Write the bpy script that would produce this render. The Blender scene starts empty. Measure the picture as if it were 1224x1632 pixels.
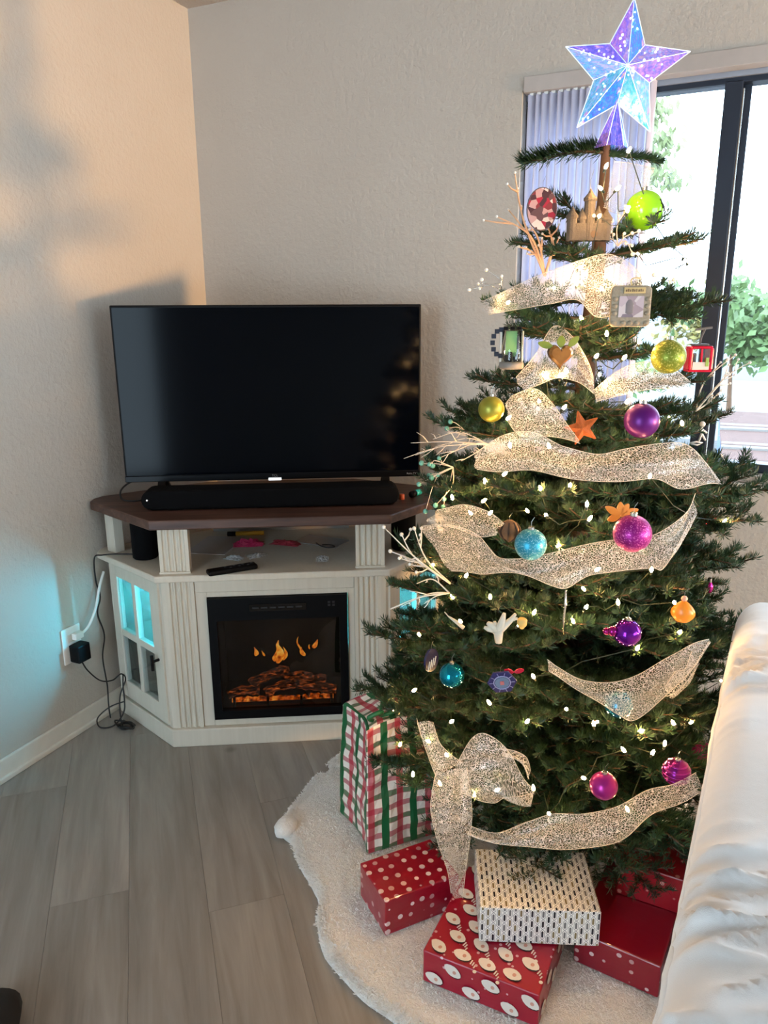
import bpy, math, random
from mathutils import Vector, Matrix, noise
random.seed(7)
SC = bpy.context.scene
COL = SC.collection

# ------------------------------------------------------------------ camera
cam_d = bpy.data.cameras.new('camera')
cam_d.sensor_fit = 'VERTICAL'; cam_d.sensor_height = 36.0; cam_d.sensor_width = 27.0
cam_d.lens = 36.0 * 1182.58 / 1632
cam_d.clip_start = 0.02; cam_d.clip_end = 400
cam = bpy.data.objects.new('camera', cam_d); COL.objects.link(cam); SC.camera = cam
YAW, PITCH, ROLL = 0.4188, 0.2544, -0.0055
f0 = Vector((-math.sin(YAW), math.cos(YAW), 0)); r0 = Vector((math.cos(YAW), math.sin(YAW), 0)); up0 = Vector((0, 0, 1))
fw = f0 * math.cos(PITCH) - up0 * math.sin(PITCH); uu = f0 * math.sin(PITCH) + up0 * math.cos(PITCH)
rr = r0 * math.cos(ROLL) + uu * math.sin(ROLL); u2 = -r0 * math.sin(ROLL) + uu * math.cos(ROLL)
M4 = Matrix.Identity(4)
for i in range(3):
    M4[i][0] = rr[i]; M4[i][1] = u2[i]; M4[i][2] = -fw[i]
M4.translation = Vector((1.8739, -2.4956, 1.3554))
cam.matrix_world = M4

# ------------------------------------------------------------------ world, exposure
SC.view_settings.view_transform = 'Standard'; SC.view_settings.look = 'None'
SC.view_settings.gamma = 1.0; SC.view_settings.use_curve_mapping = False
SC.view_settings.exposure = 0.40
SC.cycles.use_denoising = True
SC.cycles.max_bounces = 10; SC.cycles.diffuse_bounces = 5; SC.cycles.transparent_max_bounces = 24
SC.cycles.sample_clamp_indirect = 6.0
world = bpy.data.worlds.new('sky'); SC.world = world; world.use_nodes = True
bg = world.node_tree.nodes['Background']
bg.inputs['Color'].default_value = (0.64, 0.84, 1.0, 1); bg.inputs['Strength'].default_value = 7.9

# ------------------------------------------------------------------ helpers
def srgb(r, g, b):
    def c(v):
        v /= 255.0
        return v / 12.92 if v <= 0.04045 else ((v + 0.055) / 1.055) ** 2.4
    return (c(r), c(g), c(b))

class MB:
    def __init__(s): s.v = []; s.f = []; s.uv = None; s.mi = []
    def add(s, vs, fs):
        o = len(s.v); s.v += [tuple(v) for v in vs]; s.f += [tuple(i + o for i in f) for f in fs]; return s
    def box(s, x0, x1, y0, y1, z0, z1):
        return s.add([(x0,y0,z0),(x1,y0,z0),(x1,y1,z0),(x0,y1,z0),(x0,y0,z1),(x1,y0,z1),(x1,y1,z1),(x0,y1,z1)],
                     [(0,3,2,1),(4,5,6,7),(0,1,5,4),(1,2,6,5),(2,3,7,6),(3,0,4,7)])
    def prism(s, poly, z0, z1):
        n = len(poly)
        return s.add([(p[0], p[1], z0) for p in poly] + [(p[0], p[1], z1) for p in poly],
                     [tuple(range(n - 1, -1, -1)), tuple(range(n, 2 * n))] + [(i, (i + 1) % n, n + (i + 1) % n, n + i) for i in range(n)])
    def slab(s, poly, n, d):          # planar 3d polygon pushed along n by d
        n = Vector(n) * d; k = len(poly); P = [Vector(p) for p in poly]
        return s.add(P + [p + n for p in P], [tuple(range(k - 1, -1, -1)), tuple(range(k, 2 * k))] + [(i, (i + 1) % k, k + (i + 1) % k, k + i) for i in range(k)])
    def lathe(s, prof, seg=20, c=(0, 0, 0), axis=(0, 0, 1)):
        q = Vector((0, 0, 1)).rotation_difference(Vector(axis)); c = Vector(c); vs = []; fs = []; n = len(prof)
        for r, z in prof:
            for k in range(seg):
                a = 2 * math.pi * k / seg; vs.append(c + q @ Vector((r * math.cos(a), r * math.sin(a), z)))
        for i in range(n - 1):
            for k in range(seg):
                k2 = (k + 1) % seg; fs.append((i * seg + k, i * seg + k2, (i + 1) * seg + k2, (i + 1) * seg + k))
        fs.append(tuple(range(seg - 1, -1, -1))); fs.append(tuple((n - 1) * seg + k for k in range(seg)))
        return s.add(vs, fs)
    def ball(s, c, r, seg=16, rings=9, sc=(1, 1, 1)):
        o = len(s.v); s.lathe([(max(1e-4, r * math.sin(math.pi * i / rings)), -r * math.cos(math.pi * i / rings)) for i in range(rings + 1)], seg)
        for i in range(o, len(s.v)):
            v = s.v[i]; s.v[i] = (v[0] * sc[0] + c[0], v[1] * sc[1] + c[1], v[2] * sc[2] + c[2])
        return s
    def tube(s, pts, rad, seg=6):
        P = [Vector(p) for p in pts]; n = len(P); R = rad if isinstance(rad, (list, tuple)) else [rad] * n
        vs = []; fs = []; ref = None
        for i in range(n):
            t = (P[min(i + 1, n - 1)] - P[max(i - 1, 0)])
            t = t.normalized() if t.length > 1e-9 else Vector((0, 0, 1))
            if ref is None: ref = t.orthogonal().normalized()
            ref = ref - t * ref.dot(t)
            ref = ref.normalized() if ref.length > 1e-6 else t.orthogonal().normalized()
            b = t.cross(ref)
            for k in range(seg):
                a = 2 * math.pi * k / seg; vs.append(P[i] + (ref * math.cos(a) + b * math.sin(a)) * R[i])
        for i in range(n - 1):
            for k in range(seg):
                k2 = (k + 1) % seg; fs.append((i * seg + k, i * seg + k2, (i + 1) * seg + k2, (i + 1) * seg + k))
        fs.append(tuple(range(seg - 1, -1, -1))); fs.append(tuple((n - 1) * seg + k for k in range(seg)))
        return s.add(vs, fs)
    def grid(s, rows, uvs=None):
        n = len(rows); m = len(rows[0]); o = len(s.v)
        s.v += [tuple(p) for r in rows for p in r]
        s.f += [(o + i * m + j, o + i * m + j + 1, o + (i + 1) * m + j + 1, o + (i + 1) * m + j) for i in range(n - 1) for j in range(m - 1)]
        if uvs: s.uv = (s.uv or []) + [u for r in uvs for u in r]
        return s
    def mesh(s, name, mat, smooth, origin=None):
        me = bpy.data.meshes.new(name)
        vs = s.v if origin is None else [(v[0] - origin[0], v[1] - origin[1], v[2] - origin[2]) for v in s.v]
        me.from_pydata(vs, [], s.f)
        for m in (mat if isinstance(mat, (list, tuple)) else [mat]): me.materials.append(m)
        if s.uv:
            L = me.uv_layers.new(name='UVMap')
            for lp in me.loops: L.data[lp.index].uv = s.uv[lp.vertex_index]
        if s.mi:
            for p, i in zip(me.polygons, s.mi): p.material_index = i
        if smooth: me.polygons.foreach_set('use_smooth', [True] * len(me.polygons))
        me.update(); return me

def link(name, data, parent=None, loc=None):
    o = bpy.data.objects.new(name, data); COL.objects.link(o)
    if parent: o.parent = parent
    if loc is not None: o.location = loc
    return o
def obj(name, mb, mat, parent=None, smooth=False, bevel=0, origin=None, seg=2):
    o = link(name, mb.mesh(name, mat, smooth, origin), parent, origin)
    if bevel:
        b = o.modifiers.new('bevel', 'BEVEL'); b.width = bevel; b.segments = seg; b.limit_method = 'ANGLE'; b.angle_limit = math.radians(40)
    return o
def tag(o, label, cat, group=None):
    o['label'] = label; o['category'] = cat
    if group: o['group'] = group
    return o
def thing(name, label, cat, loc=(0, 0, 0), rz=0, group=None, rot=None):
    o = link(name, None, None, loc); o.empty_display_size = 0.05
    o.rotation_euler = rot if rot else (0, 0, rz)
    if cat == 'ornament': o.scale = (.76, .76, .76)
    return tag(o, label, cat, group)
def struct(name, mb, mat, **k):
    o = obj(name, mb, mat, **k); o['kind'] = 'structure'; return o
def cat_rom(P, n):
    P = [Vector(p) for p in P]; out = []
    for i in range(len(P) - 1):
        a = P[max(i - 1, 0)]; b = P[i]; c = P[i + 1]; d = P[min(i + 2, len(P) - 1)]
        for k in range(n):
            t = k / n
            out.append(0.5 * ((2 * b) + (c - a) * t + (2 * a - 5 * b + 4 * c - d) * t * t + (3 * b - a - 3 * c + d) * t ** 3))
    out.append(P[-1]); return out

# ------------------------------------------------------------------ materials
class NT:
    def __init__(s, name):
        s.m = bpy.data.materials.new(name); s.m.use_nodes = True; s.t = s.m.node_tree; s.n = s.t.nodes; s.l = s.t.links
        s.b = s.n['Principled BSDF']; s.out = s.n['Material Output']
    def node(s, typ, **k):
        n = s.n.new(typ)
        for a, v in k.items():
            if a.startswith('i_'): n.inputs[a[2:].replace('_', ' ')].default_value = v
            else: setattr(n, a, v)
        return n
    def lk(s, a, b): s.l.new(a, b)
    def ramp(s, fac, stops, interp='LINEAR'):
        r = s.n.new('ShaderNodeValToRGB'); r.color_ramp.interpolation = interp
        e = r.color_ramp.elements
        while len(e) < len(stops): e.new(0.5)
        for x, (p, c) in zip(e, stops): x.position = p; x.color = (*c, 1) if len(c) == 3 else c
        s.lk(fac, r.inputs['Fac']); return r
    def math(s, op, a, b=None, c=None):
        n = s.n.new('ShaderNodeMath'); n.operation = op
        for i, x in enumerate((a, b, c)):
            if x is None: continue
            if isinstance(x, (int, float)): n.inputs[i].default_value = x
            else: s.lk(x, n.inputs[i])
        return n.outputs[0]
    def mix(s, fac, a, b):
        n = s.n.new('ShaderNodeMix'); n.data_type = 'RGBA'
        for x, i in ((fac, 0), (a, 6), (b, 7)):
            if isinstance(x, (int, float)): n.inputs[i].default_value = x
            elif isinstance(x, tuple): n.inputs[i].default_value = (*x, 1)
            else: s.lk(x, n.inputs[i])
        return n.outputs[2]
    def coord(s, which='Object', scale=(1, 1, 1), rot=(0, 0, 0)):
        c = s.n.new('ShaderNodeTexCoord'); m = s.n.new('ShaderNodeMapping')
        m.inputs['Scale'].default_value = scale; m.inputs['Rotation'].default_value = rot
        s.lk(c.outputs[which], m.inputs['Vector']); return m.outputs[0]
    def noise(s, vec, scale, detail=3, rough=0.5):
        n = s.node('ShaderNodeTexNoise', i_Scale=scale, i_Detail=detail, i_Roughness=rough); s.lk(vec, n.inputs['Vector']); return n.outputs['Fac']
    def bump(s, h, strength, dist):
        b = s.node('ShaderNodeBump', i_Strength=strength, i_Distance=dist); s.lk(h, b.inputs['Height']); s.lk(b.outputs[0], s.b.inputs['Normal']); return b
    def set(s, **k):
        for a, v in k.items():
            i = s.b.inputs[a.replace('_', ' ')]
            if hasattr(v, 'is_linked'): s.lk(v, i)
            else: i.default_value = (*v, 1) if isinstance(v, tuple) and len(v) == 3 else v
        return s

def plain(name, rgb, rough=0.5, metal=0.0, spec=0.5, var=0.08, nscale=30, bump=0.0, bscale=200, **k):
    t = NT(name); v = t.coord()
    nf = t.noise(v, nscale)
    c = srgb(*rgb)
    t.set(Base_Color=t.mix(nf, tuple(x * (1 - var) for x in c), tuple(min(1, x * (1 + var)) for x in c)), Roughness=rough, Metallic=metal, Specular_IOR_Level=spec)
    if bump: t.bump(t.noise(v, bscale), bump, 0.002)
    t.set(**k); return t.m
def emit(name, rgb, strength):
    t = NT(name); v = t.coord(); nf = t.noise(v, 40)
    t.set(Base_Color=(0.02, 0.02, 0.02), Roughness=0.4, Emission_Color=t.mix(nf, tuple(c * 0.92 for c in rgb), rgb), Emission_Strength=strength)
    return t.m
def glass_thin(name, tint=(1, 1, 1), gloss=0.06, rough=0.02):
    t = NT(name); tr = t.node('ShaderNodeBsdfTransparent'); tr.inputs[0].default_value = (*tint, 1)
    gl = t.node('ShaderNodeBsdfGlossy', i_Roughness=rough); gl.inputs[0].default_value = (1, 1, 1, 1)
    fr = t.node('ShaderNodeFresnel', i_IOR=1.45); mx = t.node('ShaderNodeMixShader')
    v = t.coord(); nf = t.noise(v, 6)
    t.lk(t.math('MULTIPLY', fr.outputs[0], t.math('ADD', t.math('MULTIPLY', nf, 0.2), gloss / 0.06 * 0.8)), mx.inputs[0]); t.lk(tr.outputs[0], mx.inputs[1]); t.lk(gl.outputs[0], mx.inputs[2])
    t.lk(mx.outputs[0], t.out.inputs['Surface']); return t.m

def wall_mat():
    t = NT('painted_plaster'); v = t.coord()
    n1 = t.noise(v, 55, 4, 0.6); n2 = t.noise(v, 3, 2)
    t.set(Base_Color=t.mix(n2, srgb(182, 174, 163), srgb(190, 182, 172)), Roughness=0.75, Specular_IOR_Level=0.25)
    t.bump(n1, 0.55, 0.006); return t.m
def ceiling_mat():
    t = NT('popcorn_ceiling'); v = t.coord(); n1 = t.noise(v, 120, 4, 0.7)
    t.set(Base_Color=srgb(205, 197, 190), Roughness=0.95); t.bump(n1, 1.0, 0.02); return t.m
def floor_mat():
    t = NT('grey_oak_laminate'); v = t.coord(scale=(1, 1, 1), rot=(0, 0, math.radians(48)))
    oi = t.node('ShaderNodeObjectInfo'); off = t.node('ShaderNodeVectorMath', operation='SCALE'); off.inputs[0].default_value = (13.0, 7.0, 3.0)
    t.lk(oi.outputs['Random'], off.inputs['Scale'])
    ad = t.node('ShaderNodeVectorMath', operation='ADD'); t.lk(v, ad.inputs[0]); t.lk(off.outputs[0], ad.inputs[1])
    mp = t.node('ShaderNodeMapping'); mp.inputs['Scale'].default_value = (2.2, 26, 1); t.lk(ad.outputs[0], mp.inputs['Vector'])
    g = t.node('ShaderNodeTexNoise', i_Scale=1.0, i_Detail=8, i_Roughness=0.62, i_Distortion=0.6); t.lk(mp.outputs[0], g.inputs['Vector'])
    mp2 = t.node('ShaderNodeMapping'); mp2.inputs['Scale'].default_value = (1.0, 7, 1); t.lk(ad.outputs[0], mp2.inputs['Vector'])
    g2 = t.node('ShaderNodeTexNoise', i_Scale=1.3, i_Detail=3, i_Distortion=1.2); t.lk(mp2.outputs[0], g2.inputs['Vector'])
    c = t.ramp(g.outputs['Fac'], [(0.25, srgb(104, 97, 90)), (0.5, srgb(142, 134, 126)), (0.75, srgb(170, 163, 154))])
    c2 = t.ramp(g2.outputs['Fac'], [(0.3, srgb(124, 116, 108)), (0.7, srgb(170, 163, 156))])
    base = t.mix(0.45, c.outputs[0], c2.outputs[0])
    kn = t.node('ShaderNodeTexVoronoi', i_Scale=2.3); t.lk(ad.outputs[0], kn.inputs['Vector'])
    kf = t.ramp(kn.outputs['Distance'], [(0.02, (0.55, 0.55, 0.55)), (0.055, (1, 1, 1))])
    mul = t.node('ShaderNodeMix', data_type='RGBA', blend_type='MULTIPLY'); mul.inputs[0].default_value = 0.8
    t.lk(base, mul.inputs[6]); t.lk(kf.outputs[0], mul.inputs[7])
    hs = t.node('ShaderNodeHueSaturation'); t.lk(mul.outputs[2], hs.inputs['Color'])
    t.lk(t.math('ADD', t.math('MULTIPLY', oi.outputs['Random'], 0.22), 0.86), hs.inputs['Value'])
    t.set(Base_Color=hs.outputs[0], Roughness=0.42, Specular_IOR_Level=0.4); t.bump(g.outputs['Fac'], 0.15, 0.001); return t.m
def wood_top_mat():
    t = NT('dark_walnut_board'); v = t.coord(scale=(3, 40, 40)); n = t.noise(v, 1.2, 6, 0.6)
    c = t.ramp(n, [(0.3, srgb(52, 33, 28)), (0.55, srgb(84, 58, 48)), (0.75, srgb(108, 80, 68))])
    t.set(Base_Color=c.outputs[0], Roughness=0.45); t.bump(n, 0.2, 0.001); return t.m
def white_wood_mat(name='white_wood_grain', a=(196, 187, 170), b=(212, 204, 189)):
    t = NT(name); v = t.coord(scale=(60, 60, 3)); n = t.noise(v, 1.5, 5)
    t.set(Base_Color=t.mix(n, srgb(*a), srgb(*b)), Roughness=0.5, Specular_IOR_Level=0.35); t.bump(n, 0.15, 0.001); return t.m
def needle_mat():
    t = NT('fir_needles'); v = t.coord(); n = t.noise(v, 60, 2); oi = t.node('ShaderNodeObjectInfo')
    c = t.ramp(n, [(0.3, srgb(30, 54, 40)), (0.55, srgb(46, 74, 50)), (0.8, srgb(78, 102, 66))])
    hs = t.node('ShaderNodeHueSaturation'); t.lk(c.outputs[0], hs.inputs['Color']); t.lk(t.math('ADD', t.math('MULTIPLY', oi.outputs['Random'], 0.5), 0.75), hs.inputs['Value'])
    t.set(Base_Color=hs.outputs[0], Roughness=0.45, Specular_IOR_Level=0.4)
    tl = t.node('ShaderNodeBsdfTranslucent'); t.lk(hs.outputs[0], tl.inputs['Color'])
    mx = t.node('ShaderNodeMixShader'); mx.inputs[0].default_value = 0.22
    t.lk(t.b.outputs[0], mx.inputs[1]); t.lk(tl.outputs[0], mx.inputs[2]); t.lk(mx.outputs[0], t.out.inputs['Surface']); return t.m
def net_mat():
    t = NT('silver_net_ribbon'); v = t.coord('UV', scale=(1, 2.1, 1))
    vo = t.node('ShaderNodeTexVoronoi', feature='DISTANCE_TO_EDGE', i_Scale=235.0); t.lk(v, vo.inputs['Vector'])
    net = t.math('LESS_THAN', vo.outputs['Distance'], 0.085)
    sep = t.node('ShaderNodeSeparateXYZ'); tc = t.node('ShaderNodeTexCoord'); t.lk(tc.outputs['UV'], sep.inputs[0])
    n = t.noise(t.coord('UV', scale=(1, 1, 1)), 420, 2)
    spark = t.math('GREATER_THAN', n, 0.70)
    fac = t.math('MAXIMUM', net, spark)
    fac = t.math('MULTIPLY', t.math('ADD', t.math('MULTIPLY', fac, 0.68), 0.05), 1.0)
    c = t.mix(t.noise(v, 30), srgb(218, 222, 226), srgb(244, 246, 250))
    t.set(Base_Color=c, Roughness=0.35, Metallic=0.25, Specular_IOR_Level=0.8)
    tl = t.node('ShaderNodeBsdfTranslucent'); t.lk(c, tl.inputs['Color'])
    m1 = t.node('ShaderNodeMixShader'); m1.inputs[0].default_value = 0.42; t.lk(t.b.outputs[0], m1.inputs[1]); t.lk(tl.outputs[0], m1.inputs[2])
    tr = t.node('ShaderNodeBsdfTransparent'); m2 = t.node('ShaderNodeMixShader')
    t.lk(fac, m2.inputs[0]); t.lk(tr.outputs[0], m2.inputs[1]); t.lk(m1.outputs[0], m2.inputs[2]); t.lk(m2.outputs[0], t.out.inputs['Surface']); return t.m
def glitter(name, rgb, rgb2):
    t = NT(name); v = t.coord(); n = t.node('ShaderNodeTexVoronoi', i_Scale=420.0); t.lk(v, n.inputs['Vector'])
    sp = t.node('ShaderNodeSeparateColor'); t.lk(n.outputs['Color'], sp.inputs[0])
    c = t.ramp(sp.outputs[0], [(0.0, srgb(*rgb)), (0.75, srgb(*rgb)), (1.0, srgb(*rgb2))])
    t.set(Base_Color=c.outputs[0], Metallic=0.55, Roughness=0.38); t.bump(sp.outputs[1], 0.6, 0.002); return t.m
def dots_mat(name, base=(150, 18, 40), dot=(244, 226, 222), scale=34, r=0.23):
    t = NT(name); v = t.coord(); vo = t.node('ShaderNodeTexVoronoi', i_Scale=scale, i_Randomness=0.35); t.lk(v, vo.inputs['Vector'])
    sp = t.node('ShaderNodeSeparateColor'); t.lk(vo.outputs['Color'], sp.inputs[0])
    d = t.math('LESS_THAN', vo.outputs['Distance'], r)
    c = t.mix(t.math('MULTIPLY', d, t.math('ADD', t.math('MULTIPLY', sp.outputs[0], 0.7), 0.3)), srgb(*base), srgb(*dot))
    t.set(Base_Color=c, Roughness=0.28, Specular_IOR_Level=0.5, Coat_Weight=0.25); t.bump(t.noise(v, 14), 0.3, 0.006); return t.m
def plaid_mat():
    t = NT('plaid_wrapping_paper'); v = t.coord('UV')
    sp = t.node('ShaderNodeSeparateXYZ'); t.lk(v, sp.inputs[0])
    def band(x, per, lo, hi):
        m = t.math('FRACT', t.math('DIVIDE', x, per)); return t.math('MULTIPLY', t.math('GREATER_THAN', m, lo), t.math('LESS_THAN', m, hi))
    X, Y = sp.outputs[0], sp.outputs[1]; white = srgb(232, 222, 210); red = srgb(178, 28, 58); green = srgb(16, 92, 52)
    pr = 0.082
    c = t.mix(t.math('MULTIPLY', band(Y, 0.034, 0.0, 0.42), 0.75), white, srgb(170, 40, 70))
    c = t.mix(t.math('MULTIPLY', band(Y, 0.068, 0.02, 0.2), 0.8), c, srgb(60, 120, 84))
    c = t.mix(t.math('MULTIPLY', band(X, pr, 0.05, 0.27), 0.85), c, red)
    c = t.mix(band(X, pr, 0.52, 0.76), c, green)
    t.set(Base_Color=c, Roughness=0.4, Coat_Weight=0.1); t.bump(t.noise(t.coord(), 12), 0.4, 0.01); return t.m
def silver_paper_mat():
    t = NT('silver_link_paper'); v = t.coord('UV'); sp = t.node('ShaderNodeSeparateXYZ'); t.lk(v, sp.inputs[0])
    px, py = 0.0112, 0.0245
    X = t.math('DIVIDE', sp.outputs[0], px); col = t.math('FLOOR', X); fx = t.math('ABSOLUTE', t.math('SUBTRACT', t.math('FRACT', X), 0.5))
    Y = t.math('ADD', t.math('DIVIDE', sp.outputs[1], py), t.math('MULTIPLY', t.math('FRACT', t.math('MULTIPLY', col, 0.5)), 1.0))
    fy = t.math('ABSOLUTE', t.math('SUBTRACT', t.math('FRACT', Y), 0.5))
    d = t.math('MAXIMUM', t.math('MULTIPLY', fx, 1.0), t.math('SUBTRACT', t.math('ADD', t.math('MULTIPLY', fy, 1.05), t.math('MULTIPLY', fx, 0.55)), 0.16))
    core = t.math('LESS_THAN', d, 0.2)
    ring = t.math('MULTIPLY', t.math('GREATER_THAN', d, 0.335), t.math('LESS_THAN', d, 0.41))
    cv = t.node('ShaderNodeCombineXYZ'); t.lk(col, cv.inputs[0]); t.lk(t.math('FLOOR', Y), cv.inputs[1])
    wn = t.node('ShaderNodeTexWhiteNoise', noise_dimensions='2D'); t.lk(cv.outputs[0], wn.inputs['Vector'])
    cc = t.ramp(wn.outputs['Value'], [(0, srgb(30, 34, 44)), (0.42, srgb(132, 118, 84)), (0.72, srgb(120, 120, 118))], 'CONSTANT')
    c = t.mix(core, srgb(246, 243, 237), cc.outputs[0]); c = t.mix(t.math('MULTIPLY', ring, 0.75), c, srgb(70, 76, 88))
    t.set(Base_Color=c, Roughness=0.34, Metallic=0.1); return t.m

def swirl_paper_mat():   # red paper base, printed motifs are thin shapes on it
    t = NT('crimson_snow_paper'); v = t.coord(); vo = t.node('ShaderNodeTexVoronoi', i_Scale=52.0); t.lk(v, vo.inputs['Vector'])
    d = t.math('LESS_THAN', vo.outputs['Distance'], 0.17)
    c = t.mix(t.math('MULTIPLY', d, 0.75), srgb(158, 12, 44), srgb(226, 190, 196)); t.set(Base_Color=c, Roughness=0.35, Coat_Weight=0.15); return t.m
def fleece_mat():
    t = NT('cream_fleece'); v = t.coord(); n = t.noise(v, 90, 4, 0.7); n2 = t.noise(v, 6, 2)
    t.set(Base_Color=t.mix(n2, srgb(240, 234, 226), srgb(248, 244, 238)), Roughness=0.95, Sheen_Weight=0.4); t.bump(n, 0.9, 0.01); return t.m
def sheet_mat():
    t = NT('white_cotton_cover'); v = t.coord(); n = t.noise(v, 7, 4, 0.55); n3 = t.noise(v, 900, 1)
    t.set(Base_Color=t.mix(n, srgb(218, 218, 218), srgb(228, 228, 228)), Roughness=0.85, Sheen_Weight=0.2)
    t.bump(t.math('ADD', n, t.math('MULTIPLY', n3, 0.1)), 0.3, 0.01); return t.m
def film_mat(name, rgb, rgb2):
    t = NT(name); v = t.coord('Generated'); n = t.noise(v, 4.0, 3, .55); n2 = t.noise(v, 14, 3)
    c = t.ramp(n, [(0.28, srgb(*rgb)), (0.42, srgb(*rgb2)), (0.50, srgb(*rgb)), (0.60, srgb(*rgb2)), (0.68, srgb(226, 170, 210)), (0.76, srgb(220, 214, 120))]).outputs[0]
    tr = t.node('ShaderNodeBsdfTransparent'); t.lk(t.mix(0.45, c, (1, 1, 1)), tr.inputs[0])
    t.set(Base_Color=c, Roughness=0.12, Metallic=0.4, Emission_Color=c, Emission_Strength=0.34)
    mx = t.node('ShaderNodeMixShader'); t.lk(t.math('ADD', t.math('MULTIPLY', n2, 0.7), 0.18), mx.inputs[0])
    t.lk(tr.outputs[0], mx.inputs[1]); t.lk(t.b.outputs[0], mx.inputs[2]); t.lk(mx.outputs[0], t.out.inputs['Surface']); return t.m
def log_mat():
    t = NT('charred_resin_log'); v = t.coord(scale=(4, 14, 14)); n = t.noise(v, 9, 5, 0.7); tc = t.node('ShaderNodeTexCoord')
    c = t.ramp(n, [(0.35, srgb(16, 10, 8)), (0.6, srgb(70, 38, 22)), (0.8, srgb(150, 92, 54))])
    glow = t.ramp(n, [(0.5, (0, 0, 0)), (0.64, (0.5, 0.1, 0.015)), (0.8, (1.0, 0.32, 0.06))])
    t.set(Base_Color=c.outputs[0], Roughness=0.8, Emission_Color=glow.outputs[0], Emission_Strength=1.1); t.bump(n, 0.8, 0.01); return t.m
def flame_mat():
    t = NT('flame_glow'); v = t.coord('Object'); sp = t.node('ShaderNodeSeparateXYZ'); t.lk(v, sp.inputs[0])
    n = t.noise(v, 55, 3)
    c = t.ramp(n, [(0.3, (0.25, 0.02, 0.0)), (0.45, (0.85, 0.2, 0.01)), (0.55, (1.0, 0.45, 0.04)), (0.68, (1.0, 0.75, 0.2))])
    t.set(Base_Color=(0.05, 0.02, 0.01), Emission_Color=c.outputs[0], Emission_Strength=1.1); return t.m
def leaf_mat(name, a, b):
    t = NT(name); v = t.coord(); n = t.noise(v, 2.5, 3); c = t.mix(n, srgb(*a), srgb(*b))
    t.set(Base_Color=c, Roughness=0.6); return t.m

def ember_mat():
    t = NT('ember_glow'); v = t.coord(scale=(1, 1, 1)); n = t.noise(v, 45, 4, .65)
    c = t.ramp(n, [(0.42, (0.0, 0.0, 0.0)), (0.52, (0.55, 0.07, 0.0)), (0.6, (1.0, 0.3, 0.03)), (0.7, (1.0, 0.62, 0.12))])
    t.set(Base_Color=(0.02, 0.01, 0.008), Emission_Color=c.outputs[0], Emission_Strength=1.0); return t.m
WALL = wall_mat(); CEIL = ceiling_mat(); FLOOR = floor_mat(); WOODTOP = wood_top_mat(); WHITEW = white_wood_mat(); NEEDLE = needle_mat(); NET = net_mat()
TRIM = plain('white_trim_paint', (216, 210, 198), 0.45); BLACKGL = plain('black_gloss', (8, 8, 10), 0.12); BLACKM = plain('black_matte_plastic', (8, 8, 10), 0.5, spec=.15)
DARKFR = plain('dark_bronze_aluminium', (38, 46, 60), 0.4, metal=0.3); GLASS = glass_thin('window_glass'); PLW = plain('white_plastic', (232, 230, 224), 0.35)
FABRICB = plain('black_speaker_cloth', (5, 5, 7), 0.9, spec=0.15, bump=0.4, bscale=900)
SCREEN = plain('tv_screen_glass', (2, 4, 10), 0.10, spec=0.09, nscale=3)
SILVER = plain('silver_metal', (200, 198, 192), 0.25, metal=1.0); GOLDM = plain('dull_gold_cap', (196, 176, 120), 0.3, metal=1.0)
BARK = plain('fir_bark', (92, 66, 48), 0.85, var=0.35, nscale=70, bump=0.7, bscale=120); TWIG = plain('twig_bark', (74, 56, 40), 0.8, var=0.3)
BULBM = emit('warm_bulb_glow', (1.0, 0.56, 0.2), 340.0); WIREG = plain('dark_green_wire', (20, 36, 24), 0.5); WIREB = plain('black_cord', (14, 14, 15), 0.5)

# ------------------------------------------------------------------ room shell
H = 2.44
struct('wall_left', MB().box(-0.12, 0, -4.7, 0.16, -0.02, H + 0.02), WALL)
WX0, WX1, WZ0, WZ1 = 1.238, 2.46, 0.86, 2.035
wb = MB()
for a in ((0, WX0, -0.02, H), (WX1, 3.3, -0.02, H), (5.9, 6.62, -0.02, H), (3.3, 5.9, -0.02, .5), (3.3, 5.9, 2.1, H), (WX0, WX1, -0.02, WZ0), (WX0, WX1, WZ1, H)): wb.box(a[0], a[1], 0, 0.15, a[2], a[3])
struct('wall_back', wb, WALL)
wr = MB()
for a in ((-4.7, -4.5, -0.02, H), (-0.9, 0, -0.02, H), (-4.5, -0.9, -0.02, 0.15), (-4.5, -0.9, 2.2, H)): wr.box(6.5, 6.62, a[0], a[1], a[2], a[3])
struct('wall_right', wr, WALL)
we = MB()
for a in ((-0.12, 0.15, -0.02, H), (1.5, 6.62, -0.02, H), (0.15, 1.5, 2.1, H)): we.box(a[0], a[1], -4.82, -4.7, a[2], a[3])
struct('wall_rear', we, WALL)
struct('ceiling', MB().box(-0.12, 6.62, -4.82, 0.16, H, H + 0.1), CEIL)
floor = struct('floor', MB().box(-0.12, 6.62, -4.82, 0.15, -0.05, -0.010), plain('subfloor', (70, 66, 60), 0.9))
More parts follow.
